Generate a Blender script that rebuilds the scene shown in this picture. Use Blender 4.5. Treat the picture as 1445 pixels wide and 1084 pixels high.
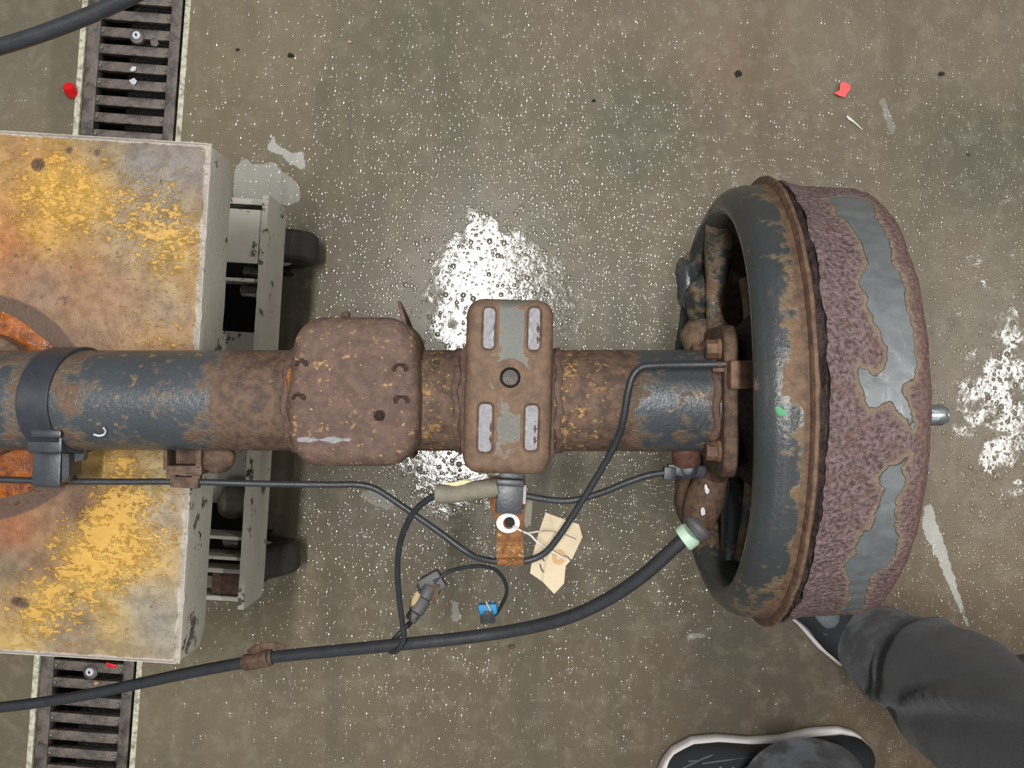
import bpy, bmesh, math, random
import numpy as np
from mathutils import Vector, Matrix, noise as mnoise

random.seed(7)
for _o in list(bpy.data.objects):
    bpy.data.objects.remove(_o)
COL = bpy.context.scene.collection
SC = bpy.context.scene

# ------------------------------------------------------------------ camera, world, lamps, exposure
CAM_H = 1.5          # phone held about 1.5 m above the workshop floor, looking straight down
FPX = 1400.0
cd = bpy.data.cameras.new('camera'); cam = bpy.data.objects.new('camera', cd); COL.objects.link(cam)
cam.location = (0, 0, CAM_H); cam.rotation_euler = (0, 0, 0)
cd.sensor_width = 36; cd.lens = 36*FPX/1445; cd.clip_start = 0.02; cd.clip_end = 50
SC.camera = cam
w = bpy.data.worlds.new('world'); SC.world = w; w.use_nodes = True
w.node_tree.nodes['Background'].inputs[0].default_value = (0.90, 0.95, 1.0, 1)
w.node_tree.nodes['Background'].inputs[1].default_value = 0.17
def lamp(x, y, z, sx, sy, power, col=(1, .985, .95)):
    l = bpy.data.lights.new('ceiling_tube', 'AREA'); l.shape = 'RECTANGLE'; l.size = sx; l.size_y = sy
    l.energy = power; l.color = col
    o = bpy.data.objects.new('ceiling_tube', l); COL.objects.link(o); o.location = (x, y, z); o.rotation_euler = (0, 0, math.radians(-4.2))
for (x, y, p) in ((-.235, .22, 132), (2.75, -.1, 62), (-3.4, .2, 22), (-.02, 3.4, 24), (-.48, -3.2, 24), (2.95, 3.4, 22), (2.5, -3.4, 22)):
    lamp(x, y, 4.2, .10, 1.5, p)
SC.view_settings.view_transform = 'Standard'; SC.view_settings.look = 'None'
SC.view_settings.gamma = 1; SC.view_settings.use_curve_mapping = False
SC.view_settings.exposure = 0.0

# ------------------------------------------------------------------ helpers
def P(px, py, z):
    s = (CAM_H - z)/FPX
    return Vector(((px-722.5)*s, (542-py)*s, z))
def lin(c):
    return tuple(((v/255)/12.92 if v/255 <= .04045 else ((v/255+.055)/1.055)**2.4) for v in c[:3])
def rgba(c): return (*lin(c), 1)

class G:
    """tiny node-tree builder"""
    def __init__(s, name, off=(0, 0, 0)):
        s.mat = bpy.data.materials.new(name); s.mat.use_nodes = True
        s.nt = s.mat.node_tree; s.nt.nodes.clear()
        s.out = s.nt.nodes.new('ShaderNodeOutputMaterial')
        tc = s.nt.nodes.new('ShaderNodeTexCoord')
        mp = s.nt.nodes.new('ShaderNodeMapping'); mp.inputs[1].default_value = off
        s.nt.links.new(tc.outputs['Object'], mp.inputs[0]); s.vec = mp.outputs[0]
    def put(s, inp, v):
        if hasattr(v, 'default_value') or hasattr(v, 'is_output'): s.nt.links.new(v, inp)
        elif isinstance(v, tuple) and len(v) == 3 and inp.type == 'RGBA': inp.default_value = (*v, 1)
        else: inp.default_value = v
    def scaled(s, sc):
        n = s.nt.nodes.new('ShaderNodeMapping'); n.inputs[3].default_value = sc
        s.nt.links.new(s.vec, n.inputs[0]); return n.outputs[0]
    def noise(s, scale, detail=4, rough=.6, dist=0, vec=None, color=False):
        n = s.nt.nodes.new('ShaderNodeTexNoise')
        n.inputs['Scale'].default_value = scale; n.inputs['Detail'].default_value = detail
        n.inputs['Roughness'].default_value = rough; n.inputs['Distortion'].default_value = dist
        s.nt.links.new(vec or s.vec, n.inputs['Vector']); return n.outputs['Color' if color else 'Fac']
    def voro(s, scale, out='Distance', vec=None, feat='F1', rnd=1):
        n = s.nt.nodes.new('ShaderNodeTexVoronoi'); n.feature = feat
        n.inputs['Scale'].default_value = scale; n.inputs['Randomness'].default_value = rnd
        s.nt.links.new(vec or s.vec, n.inputs['Vector']); return n.outputs[out]
    def m(s, op, a, b=0.0, clamp=False):
        n = s.nt.nodes.new('ShaderNodeMath'); n.operation = op; n.use_clamp = clamp
        s.put(n.inputs[0], a); s.put(n.inputs[1], b); return n.outputs[0]
    def step(s, v, lo, hi):
        n = s.nt.nodes.new('ShaderNodeMapRange'); n.interpolation_type = 'SMOOTHSTEP'
        s.put(n.inputs[0], v); s.put(n.inputs[1], lo); s.put(n.inputs[2], hi); return n.outputs[0]
    def rng(s, v, lo, hi, a, b):
        n = s.nt.nodes.new('ShaderNodeMapRange')
        for i, x in enumerate((v, lo, hi, a, b)): s.put(n.inputs[i], x)
        return n.outputs[0]
    def mix(s, f, a, b, mode='MIX'):
        n = s.nt.nodes.new('ShaderNodeMix'); n.data_type = 'RGBA'; n.blend_type = mode
        s.put(n.inputs[0], f); s.put(n.inputs[6], a); s.put(n.inputs[7], b); return n.outputs[2]
    def attr(s, name, out='Fac'):
        n = s.nt.nodes.new('ShaderNodeAttribute'); n.attribute_name = name; return n.outputs[out]
    def sep(s, v):
        n = s.nt.nodes.new('ShaderNodeSeparateColor'); s.nt.links.new(v, n.inputs[0]); return n.outputs
    def bump(s, h, dist, strength=1.0, normal=None):
        n = s.nt.nodes.new('ShaderNodeBump'); n.inputs['Distance'].default_value = dist
        s.put(n.inputs['Strength'], strength); s.put(n.inputs['Height'], h)
        if normal is not None: s.nt.links.new(normal, n.inputs['Normal'])
        return n.outputs[0]
    def end(s, col, rough=.6, metal=0.0, normal=None, spec=.5, coat=0.0, coat_rough=.05, coat_normal=None, sheen=0):
        b = s.nt.nodes.new('ShaderNodeBsdfPrincipled')
        s.put(b.inputs['Base Color'], col); s.put(b.inputs['Roughness'], rough); s.put(b.inputs['Metallic'], metal)
        s.put(b.inputs['Specular IOR Level'], spec); s.put(b.inputs['Coat Weight'], coat); s.put(b.inputs['Coat Roughness'], coat_rough)
        if sheen: b.inputs['Sheen Weight'].default_value = sheen
        if normal is not None: s.nt.links.new(normal, b.inputs['Normal'])
        if coat_normal is not None: s.nt.links.new(coat_normal, b.inputs['Coat Normal'])
        s.nt.links.new(b.outputs[0], s.out.inputs[0]); return s.mat

def plain(name, c, rough=.5, metal=0.0, var=.25, scale=60, bump=.0004, spec=.5):
    g = G(name); n = g.noise(scale, 5, .6)
    col = g.mix(n, tuple(v*(1-var) for v in lin(c)), tuple(min(1, v*(1+var)) for v in lin(c)))
    nn = g.bump(g.noise(scale*6, 3, .6), bump)
    return g.end(col, g.rng(n, .3, .7, max(0, rough-.08), min(1, rough+.08)), metal, nn, spec)

def rusty(name, paint, dark, mid, spot, amount=None, spots=.5, off=(0, 0, 0), paint_rough=.42, bumpd=.0012, edge=None, fleck=1.0, sc=1.0):
    """worn paint over rust; 'rust' attribute (or a constant) says how much rust, noise shapes the borders"""
    g = G(name, off)
    big = g.noise(32*sc, 8, .62); fine = g.noise(260*sc, 4, .7); med = g.noise(110*sc, 5, .65)
    a = g.attr('rust') if amount is None else amount
    v = g.m('ADD', a, g.m('MULTIPLY', g.m('ADD', g.m('SUBTRACT', big, .5), g.m('MULTIPLY', g.m('SUBTRACT', med, .5), .5)), 1.9))
    mask = g.step(v, .40, .60)
    border = g.m('MULTIPLY', g.step(v, .26, .47), g.m('SUBTRACT', 1.0, g.step(v, .5, .62)))
    rc = g.mix(g.step(med, .35, .65), lin(dark), lin(mid))
    rc = g.mix(g.m('MULTIPLY', fine, .45), rc, lin(dark))
    sp_a = g.attr('spk')
    sn = g.noise(210*sc, 4, .62, .3); thr = g.m('SUBTRACT', .75 - .10*spots, g.m('MULTIPLY', sp_a, .15))
    sm = g.step(sn, thr, g.m('ADD', thr, .10))
    big2 = g.noise(95*sc, 5, .66, .2, vec=g.scaled((1.0, 1.1, .9)))
    sm = g.m('MAXIMUM', sm, g.m('MULTIPLY', g.step(big2, g.m('ADD', thr, -.01), g.m('ADD', thr, .09)), .8))
    rc = g.mix(g.m('MULTIPLY', sm, .9), rc, g.mix(fine, lin(spot), tuple(min(1, x*1.5) for x in lin(spot))))
    pc = g.mix(g.noise(18, 4, .6), tuple(x*.72 for x in lin(paint)), tuple(min(1, x*1.35) for x in lin(paint)))
    pc = g.mix(g.m('MULTIPLY', g.step(med, .60, .68), .55*fleck), pc, lin(spot))
    col = g.mix(mask, pc, rc)
    if edge: col = g.mix(g.m('MULTIPLY', border, .45), col, lin(edge))
    hole = g.attr('hole'); col = g.mix(hole, col, lin((30, 22, 18)))  # shade inside holes and notches painted near-black
    pale = g.attr('pale'); col = g.mix(g.m('MULTIPLY', g.step(g.m('ADD', pale, g.m('MULTIPLY', g.m('SUBTRACT', med, .5), .9)), .4, .6), .95), col, g.mix(fine, lin((104, 100, 102)), lin((176, 176, 184))))
    h = g.m('ADD', g.m('MULTIPLY', med, g.m('ADD', .25, mask)), g.m('ADD', g.m('MULTIPLY', fine, .5), g.m('MULTIPLY', sm, .35)))
    nn = g.bump(h, bumpd)
    rough = g.rng(mask, 0, 1, paint_rough, .72)
    return g.end(col, rough, 0.0, nn, .5)

class MB:
    def __init__(s): s.v = []; s.f = []; s.a = {}
    def add(s, vf):
        v, f = vf[0], vf[1]; k = len(s.v); s.v += [Vector(x) for x in v]; s.f += [tuple(i+k for i in q) for q in f]; return s
WL = {}
def finish(name, verts, faces, material, parent=None, origin=None, angle=35, attrs=None, smooth=True, label=None):
    me = bpy.data.meshes.new(name)
    base = Vector(origin) if origin is not None else (WL[parent.name] if parent else Vector((0, 0, 0)))
    me.from_pydata([tuple(Vector(v)-base) for v in verts], [], faces)
    if material is not None: me.materials.append(material)
    for k, arr in (attrs or {}).items():
        arr = np.asarray(arr, dtype=np.float32)
        if arr.ndim == 2:
            at = me.attributes.new(k, 'FLOAT_COLOR', 'POINT'); at.data.foreach_set('color', np.hstack([arr, np.ones((len(arr), 1), np.float32)]).ravel())
        else:
            at = me.attributes.new(k, 'FLOAT', 'POINT'); at.data.foreach_set('value', arr)
    if smooth:
        me.polygons.foreach_set('use_smooth', [True]*len(me.polygons)); me.set_sharp_from_angle(angle=math.radians(angle))
    me.update()
    o = bpy.data.objects.new(name, me); COL.objects.link(o)
    if parent:
        o.parent = parent; o.location = base - WL[parent.name]
    else: o.location = base
    WL[o.name] = base.copy()
    if label: o['label'] = label
    return o
def part(name, mat, parent, *vfs, **k):
    b = MB()
    for x in vfs: b.add(x)
    return finish(name, b.v, b.f, mat, parent, **k)
def thing(name, loc, label, cat, group=None):
    o = bpy.data.objects.new(name, None); COL.objects.link(o); o.location = loc; WL[o.name] = Vector(loc)
    o.empty_display_size = .02
    return tag(o, label, cat, group)
def tag(o, label, cat, group=None):
    o['label'] = label; o['category'] = cat
    if group: o['group'] = group
    return o
def struct(o, label=None):
    o['kind'] = 'structure'
    if label: o['label'] = label
    return o

def box(c, s, R=None, bev=0.0, seg=2):
    bm = bmesh.new(); bmesh.ops.create_cube(bm, size=1)
    for v in bm.verts: v.co = Vector((v.co.x*s[0], v.co.y*s[1], v.co.z*s[2]))
    if bev: bmesh.ops.bevel(bm, geom=bm.edges[:], offset=bev, segments=seg, affect='EDGES', profile=.6)
    M = R if R is not None else Matrix.Identity(3)
    vs = [M @ v.co + Vector(c) for v in bm.verts]; bm.verts.index_update()
    fs = [tuple(v.index for v in f.verts) for f in bm.faces]; bm.free(); return vs, fs
def rotz(d): return Matrix.Rotation(math.radians(d), 3, 'Z')
def frames(pts):
    T = [(pts[min(i+1, len(pts)-1)]-pts[max(i-1, 0)]).normalized() for i in range(len(pts))]
    n = T[0].cross(Vector((0, 0, 1)))
    if n.length < 1e-3: n = T[0].cross(Vector((1, 0, 0)))
    n.normalize(); out = []
    for t in T:
        n = (n - t*n.dot(t)).normalized(); out.append((t, n, t.cross(n)))
    return out
def sweep(pts, r, n=12, caps=True, flat=1.0):
    pts = [Vector(p) for p in pts]; F = frames(pts); N = len(pts); v = []; f = []
    for i, p in enumerate(pts):
        rr = r(i/(N-1)) if callable(r) else (r[i] if isinstance(r, (list, tuple)) else r)
        for k in range(n):
            a = 2*math.pi*k/n; v.append(p + F[i][1]*math.cos(a)*rr + F[i][2]*math.sin(a)*rr*flat)
    for i in range(N-1):
        for k in range(n):
            a, b = i*n+k, i*n+(k+1) % n; f.append((a, b, b+n, a+n))
    if caps: f.append(tuple(range(n))[::-1]); f.append(tuple((N-1)*n+k for k in range(n)))
    return v, f
def spline(pts, step=.004):
    pts = [Vector(p) for p in pts]; out = []
    Q = [pts[0]*2-pts[1]] + pts + [pts[-1]*2-pts[-2]]
    for i in range(1, len(Q)-2):
        p0, p1, p2, p3 = Q[i-1:i+3]; m = max(2, int((p2-p1).length/step))
        for k in range(m):
            t = k/m
            out.append(.5*((2*p1)+(p2-p0)*t+(2*p0-5*p1+4*p2-p3)*t*t+(3*p1-p0-3*p2+p3)*t**3))
    out.append(pts[-1]); return out
def cyl(p0, p1, r, n=20, bev=.0, r2=None):
    p0, p1 = Vector(p0), Vector(p1); d = (p1-p0).normalized(); r2 = r if r2 is None else r2
    if bev: return sweep([p0, p0+d*bev*.3, p0+d*bev, p1-d*bev, p1-d*bev*.3, p1], [r-bev, r-bev*.3, r, r2, r2-bev*.3, r2-bev], n)
    return sweep([p0, p1], [r, r2], n)
def prism(poly, z0, z1):
    """poly: list of xy points (ccw or cw), solid between z0 and z1"""
    n = len(poly); v = [Vector((x, y, z0)) for x, y in poly] + [Vector((x, y, z1)) for x, y in poly]
    f = [tuple(range(n))[::-1], tuple(range(n, 2*n))] + [(i, (i+1) % n, (i+1) % n+n, i+n) for i in range(n)]
    return v, f
def blob(c, s, seg=14, jit=.12, R=None, seed=0):
    bm = bmesh.new(); bmesh.ops.create_icosphere(bm, subdivisions=3, radius=1)
    v = []
    for q in bm.verts:
        d = 1 + jit*mnoise.noise(q.co*1.7+Vector((seed, 3.1, 1.7)))*2
        x = Vector((q.co.x*s[0]*d, q.co.y*s[1]*d, q.co.z*s[2]*d)); v.append((R @ x if R else x) + Vector(c))
    bm.verts.index_update(); f = [tuple(q.index for q in t.verts) for t in bm.faces]; bm.free(); return v, f
def sd_poly(X, Y, poly):
    """signed distance to polygon, positive inside (numpy)"""
    d = np.full(X.shape, 1e9); s = np.zeros(X.shape, bool); n = len(poly)
    for i in range(n):
        ax, ay = poly[i]; bx, by = poly[(i+1) % n]; ex, ey = bx-ax, by-ay
        t = np.clip(((X-ax)*ex+(Y-ay)*ey)/(ex*ex+ey*ey+1e-12), 0, 1)
        d = np.minimum(d, np.hypot(X-ax-t*ex, Y-ay-t*ey))
        c = ((ay > Y) != (by > Y)) & (X < (bx-ax)*(Y-ay)/((by-ay) if by != ay else 1e-9)+ax); s ^= c
    return np.where(s, d, -d)
def blend(X, Y, samples, p=2.2, soft=.01):
    """inverse-distance blend of colour samples (X, Y in metres; samples [(x, y, rgb)])"""
    W = np.zeros(X.shape); C = np.zeros(X.shape+(3,))
    for x, y, c in samples:
        wgt = 1/(((X-x)**2+(Y-y)**2+soft**2)**(p/2+.3)); W += wgt; C += wgt[..., None]*np.array(lin(c))
    return C/W[..., None]

# ------------------------------------------------------------------ materials
mk = {}
mk['rubber'] = plain('black_rubber', (52, 54, 58), .42, 0, .3, 80, .0003)
mk['plastic'] = plain('black_plastic', (52, 55, 62), .38, 0, .2, 60, .0002)
mk['sleeve'] = plain('grey_rubber_sleeve', (128, 122, 108), .7, 0, .35, 120, .0006)
mk['boot'] = plain('grey_boot', (92, 90, 90), .55, 0, .25, 90, .0004)
mk['mint'] = plain('pale_green_plastic', (196, 224, 200), .45, 0, .08, 60, .0001)
mk['zinc'] = plain('zinc', (178, 184, 186), .28, .85, .15, 90, .0002)
mk['white'] = plain('white_and_glare', (204, 204, 212), .45, 0, .06, 50, .0001)  # white parts, plus glare painted on the screw heads and grate bars
mk['blue'] = plain('blue_plastic', (64, 158, 222), .42, 0, .2, 150, .0005)
mk['red'] = plain('red_plastic', (222, 24, 30), .35, 0, .12, 90, .0003)
mk['coral'] = plain('coral_plastic', (236, 96, 96), .45, 0, .22, 160, .0005)
mk['twine'] = plain('white_twine', (232, 230, 226), .8, 0, .1, 300, .0004)
mk['wirefine'] = plain('thin_steel_wire', (130, 128, 126), .4, .6, .1, 100, .0001)
mk['ink'] = plain('dark_ink', (46, 28, 44), .6, 0, .1, 90, .00005)
mk['green'] = plain('green_paint', (84, 158, 112), .5, 0, .25, 400, .0003)
mk['dark'] = plain('near_black', (24, 22, 20), .8, 0, .4, 60, .0008)  # plain near-black for small parts and the lower frame plate
mk['trench'] = plain('dark_wet_channel', (28, 27, 24), .35, 0, .6, 45, .003)  # mottled near-black for the channel walls and bottom
mk['pebble'] = plain('pebble', (40, 36, 32), .6, 0, .3, 400, .0006)
mk['crumb'] = plain('pale_crumb', (196, 172, 132), .7, 0, .2, 400, .0006)
mk['tyre'] = plain('caster_rubber', (50, 47, 45), .6, 0, .4, 70, .0008)
mk['shoe'] = plain('shoe_upper', (40, 42, 46), .75, 0, .35, 500, .0007)
mk['shoe_trim'] = plain('shoe_trim', (92, 98, 102), .6, 0, .2, 200, .0003)
mk['sole'] = plain('white_sole', (222, 214, 212), .55, 0, .1, 60, .0002)
mk['cream'] = plain('cream_tape', (222, 212, 166), .6, 0, .2, 90, .0006)

def iron():
    g = G('grate_iron'); n = g.noise(35, 6, .65, .4); f = g.noise(240, 4, .7)
    c = g.mix(g.step(n, .35, .62), lin((66, 60, 58)), lin((112, 102, 96)))
    c = g.mix(g.m('MULTIPLY', g.step(f, .62, .72), .5), c, lin((140, 124, 108)))
    c = g.mix(g.step(g.noise(14, 4, .6), .56, .62), c, lin((58, 46, 36)))
    return g.end(c, g.rng(n, .3, .7, .28, .6), .2, g.bump(f, .0012))
mk['iron'] = iron()
def galv():
    g = G('pale_rim'); n = g.noise(120, 5, .7); f = g.noise(30, 4, .6)
    c = g.mix(g.step(n, .3, .6), lin((128, 122, 104)), lin((206, 202, 180)))
    c = g.mix(g.step(f, .58, .68), c, lin((110, 102, 84)))
    return g.end(c, .5, 0, g.bump(n, .001))
mk['rim'] = galv()
def greypaint():
    g = G('worn_grey_paint'); n = g.noise(26, 8, .68, .3); f = g.noise(190, 4, .7)
    c = g.mix(g.noise(12, 4, .6), lin((184, 178, 164)), lin((212, 207, 194)))
    c = g.mix(g.step(n, .60, .63), c, lin((96, 90, 80)))
    c = g.mix(g.step(g.noise(42, 6, .6, .5), .66, .68), c, lin((58, 48, 40)))
    c = g.mix(g.m('MULTIPLY', g.step(f, .6, .7), .4), c, lin((205, 202, 192)))
    return g.end(c, .5, 0, g.bump(g.m('ADD', n, g.m('MULTIPLY', f, .4)), .001))
mk['greypaint'] = greypaint()
mk['baregrey'] = plain('bare_edge_steel', (186, 182, 178), .4, .15, .3, 160, .0012)

mk['axle'] = rusty('axle_tube_metal', (66, 71, 76), (74, 58, 50), (116, 91, 74), (162, 126, 78), None, .5, (1, 2, 3), .29, .0012, (128, 108, 84))
mk['perch'] = rusty('perch_rust', (84, 88, 84), (88, 68, 60), (112, 88, 77), (166, 134, 92), .95, .92, (4, 0, 2), .5, .0014, None)
mk['seat'] = rusty('seat_rust', (92, 94, 88), (96, 76, 62), (124, 97, 76), (166, 112, 66), None, .12, (2.2, 5, 1), .5, .0010, (140, 108, 80), fleck=.3)
mk['plate'] = rusty('plate_paint', (58, 61, 62), (84, 62, 50), (120, 94, 72), (150, 116, 80), None, .25, (0, 3, 6), .27, .0010, (148, 122, 90), fleck=.25)
mk['webdark'] = rusty('plate_web_rust', (30, 26, 22), (26, 17, 12), (58, 36, 24), (92, 58, 34), .6, .2, (3, 3, 3), .6, .002)
mk['bolt'] = rusty('bolt_rust', (80, 70, 60), (88, 66, 52), (136, 104, 80), (170, 130, 90), 1.2, .3, (7, 1, 0), .6, .0008)
mk['brown'] = rusty('bracket_rust', (70, 60, 54), (72, 54, 44), (112, 88, 70), (156, 124, 88), 1.2, .45, (1, 7, 4), .6, .0012)
mk['redrust'] = rusty('red_rust', (70, 60, 54), (80, 50, 42), (106, 70, 58), (130, 88, 66), 1.2, .1, (1, 9, 4), .6, .0010)
mk['orangerust'] = rusty('bright_rust', (90, 60, 40), (112, 72, 42), (166, 112, 64), (214, 170, 108), 1.2, 1.7, (5, 5, 5), .6, .0030)

def drum_mat():
    g = G('drum_rust'); fine = g.noise(330, 5, .7); med = g.noise(70, 6, .65); pit = g.voro(260)
    sd = g.attr('patch'); wob = g.m('MULTIPLY', g.m('SUBTRACT', g.noise(75, 6, .62), .5), .012)
    v = g.m('ADD', sd, wob)
    mask = g.step(v, .0005, .0015); border = g.step(v, -.0045, .0005)
    rc = g.mix(g.step(fine, .36, .62), lin((80, 63, 62)), lin((134, 114, 114)))
    rc = g.mix(g.m('MULTIPLY', g.step(med, .52, .66), .55), rc, lin((112, 78, 64)))
    rc = g.mix(g.m('MULTIPLY', g.attr('edge'), .55), rc, lin((112, 80, 70)))
    pc = g.mix(g.noise(26, 5, .6), lin((98, 101, 102)), lin((132, 136, 138)))
    col = g.mix(border, rc, g.mix(g.noise(90, 4, .6), lin((120, 98, 82)), lin((150, 134, 112))))
    col = g.mix(mask, col, pc)
    h = g.m('MULTIPLY', g.m('ADD', fine, g.m('MULTIPLY', pit, .6)), g.m('SUBTRACT', 1.02, mask))
    nn = g.bump(g.m('ADD', h, g.m('MULTIPLY', med, .4)), .0022)
    return g.end(col, g.rng(mask, 0, 1, .62, .36), g.rng(mask, 0, 1, .1, .35), nn)
mk['drum'] = drum_mat()
mk['scale'] = rusty('flaking_rust_scale', (40, 34, 32), (36, 27, 26), (72, 54, 52), (110, 74, 54), 1.1, .1, (2, 2, 9), .7, .004)

def platform_mat():
    g = G('platform_steel')
    base = g.attr('tint', 'Color'); n = g.noise(16, 8, .66, .3); med = g.noise(60, 6, .65); fine = g.noise(300, 4, .7)
    yd = g.attr('yel')
    # streaky speckle of yellow paint left on the steel
    vec = g.nt.nodes.new('ShaderNodeMapping'); vec.inputs[2].default_value = (0, 0, math.radians(35)); vec.inputs[3].default_value = (1, 1.7, 1)
    g.nt.links.new(g.vec, vec.inputs[0])
    sp = g.noise(150, 5, .62, .3, vec=vec.outputs[0]); sp2 = g.noise(44, 8, .72, .5, vec=vec.outputs[0])
    t = g.m('SUBTRACT', .69, g.m('MULTIPLY', yd, .22))
    m1 = g.step(sp, t, g.m('ADD', t, .07)); m2 = g.step(sp2, t, g.m('ADD', t, .09))
    yel = g.m('MAXIMUM', m1, m2)
    c = g.mix(g.step(med, .34, .66), g.mix(.40, base, lin((62, 46, 40))), g.mix(.12, base, lin((176, 160, 140))))
    c = g.mix(g.m('MULTIPLY', g.step(n, .54, .68), .4), c, lin((142, 92, 58)))
    c = g.mix(g.m('MULTIPLY', yel, .70), c, g.mix(fine, lin((186, 138, 48)), lin((222, 176, 80))))
    c = g.mix(g.m('MULTIPLY', g.step(g.noise(48, 5, .6), .66, .72), .7), c, lin((66, 48, 42)))
    e = g.attr('edge')
    c = g.mix(g.step(g.m('ADD', e, g.m('MULTIPLY', g.m('SUBTRACT', med, .5), .9)), .4, .62), c, g.mix(fine, lin((128, 116, 104)), lin((202, 194, 184))))
    # dark stained ring round the puddle
    r = g.attr('ring'); rr = g.m('ADD', r, g.m('MULTIPLY', g.m('SUBTRACT', med, .5), .55))
    c = g.mix(g.m('MULTIPLY', g.step(rr, .4, .7), .85), c, lin((74, 54, 46)))
    h = g.m('ADD', g.m('MULTIPLY', med, .5), g.m('ADD', g.m('MULTIPLY', fine, .3), g.m('MULTIPLY', yel, .3)))
    return g.end(c, g.rng(n, .3, .7, .36, .62), .08, g.bump(h, .0014))
mk['platform'] = platform_mat()
def puddle_mat():
    g = G('rusty_water'); n = g.noise(60, 6, .65, .5); f = g.noise(220, 3, .6)
    c = g.mix(g.step(n, .34, .64), lin((98, 46, 2)), lin((170, 92, 4)))
    c = g.mix(g.step(f, .66, .74), c, lin((110, 46, 8)))
    return g.end(c, .12, 0, g.bump(n, .003), .4, .25, .04, g.bump(f, .002))
mk['puddle'] = puddle_mat()
def card_mat():
    g = G('manila_card'); v = g.scaled((1, 12, 1)); n = g.noise(60, 3, .5, .2, vec=v)
    c = g.mix(n, lin((216, 200, 172)), lin((200, 182, 150)))
    return g.end(c, .75, 0, g.bump(n, .0002))
mk['card'] = card_mat()
mk['ring_card'] = plain('reinforcing_ring', (196, 158, 110), .7, 0, .12, 200, .0002)
def cloth():
    g = G('dark_grey_cloth'); n = g.noise(14, 6, .6); f = g.noise(900, 2, .6)
    c = g.mix(n, lin((48, 48, 49)), lin((76, 76, 79)))
    c = g.mix(g.m('MULTIPLY', g.attr('dust'), g.step(g.noise(28, 5, .6), .4, .65)), c, lin((116, 120, 128)))
    h = g.m('ADD', f, g.m('MULTIPLY', g.noise(30, 5, .6), 3.0))
    return g.end(c, .92, 0, g.bump(h, .0012), .25, sheen=.25)
mk['cloth'] = cloth()

def floor_mat():
    g = G('wet_concrete')
    base = g.attr('tint', 'Color')
    n1 = g.noise(7, 7, .62, .3); n2 = g.noise(34, 7, .66, .4); n3 = g.noise(300, 4, .7)
    c = g.mix(g.m('MULTIPLY', g.step(n1, .38, .66), .5), base, g.mix(.5, base, lin((84, 80, 66))))
    c = g.mix(g.m('MULTIPLY', g.step(n2, .46, .66), .42), c, g.mix(.55, base, lin((150, 142, 124))))
    c = g.mix(g.m('MULTIPLY', g.step(n3, .5, .72), .28), c, lin((70, 64, 52)))
    c = g.mix(g.m('MULTIPLY', g.step(g.noise(19, 6, .65, .8), .62, .72), .35), c, lin((92, 78, 66)))
    rd = g.voro(38, 'Color'); dots = g.m('MULTIPLY', g.step(g.voro(38), .07, .045), g.step(g.sep(rd)[0], .86, .88))
    c = g.mix(g.m('MULTIPLY', dots, .6), c, lin((44, 40, 34)))
    pale = g.attr('pale'); pv = g.m('ADD', pale, g.m('MULTIPLY', g.m('SUBTRACT', g.noise(70, 6, .65), .5), .016))
    c = g.mix(g.m('MULTIPLY', g.step(pv, .0, .002), g.attr('palea')), c, g.mix(n2, lin((160, 158, 150)), lin((190, 190, 184))))
    st = g.noise(9, 3, .6, .3, vec=g.scaled((1.0, .12, 1)))
    c = g.mix(g.m('MULTIPLY', g.step(st, .50, .66), .35), c, lin((78, 74, 60)))
    wet = g.attr('wet')
    film = g.step(g.m('ADD', wet, g.m('MULTIPLY', g.m('SUBTRACT', g.noise(22, 6, .62, .3), .5), 1.5)), .42, .60)
    c = g.mix(g.m('MULTIPLY', film, .25), c, lin((70, 66, 54)))
    # droplets standing on the sealed concrete
    w1 = g.vec
    hs = None
    for sc, thr, rad in ((58, .80, .27), (100, .80, .31), (165, .76, .34)):
        d = g.voro(sc, vec=w1); rc = g.sep(g.voro(sc, 'Color', vec=w1))[1]
        on = g.step(rc, g.m('SUBTRACT', thr, g.m('MULTIPLY', g.attr('drops'), .55)), g.m('SUBTRACT', thr+.01, g.m('MULTIPLY', g.attr('drops'), .55)))
        dr = g.m('DIVIDE', d, rad); q = g.m('SUBTRACT', 1.0, g.m('MULTIPLY', dr, dr), True)
        q = g.m('MULTIPLY', q, on); q = g.m('MULTIPLY', q, 70/sc)
        hs = q if hs is None else g.m('MAXIMUM', hs, q)
    drop = g.step(hs, .01, .08)
    wave = g.noise(95, 3, .55, .6)
    h = g.m('ADD', g.m('MULTIPLY', n3, .12), g.m('MULTIPLY', n2, .25))
    nb = g.bump(h, .0016)
    hw = g.m('ADD', g.m('MULTIPLY', hs, .55), g.m('MULTIPLY', g.m('MULTIPLY', wave, film), .30))
    hw = g.m('ADD', hw, g.m('MULTIPLY', g.noise(420, 2, .5), .03))
    nw = g.bump(hw, .0011)
    coat = g.m('MAXIMUM', g.m('MULTIPLY', film, 1.0), g.m('MULTIPLY', drop, .95))
    coat = g.m('MAXIMUM', coat, g.m('MULTIPLY', g.attr('drops'), .22))
    return g.end(c, .62, 0, nb, .35, coat, g.rng(g.m('MAXIMUM', film, drop), 0, 1, .26, .13), nw)
mk['floor'] = floor_mat()

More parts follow.
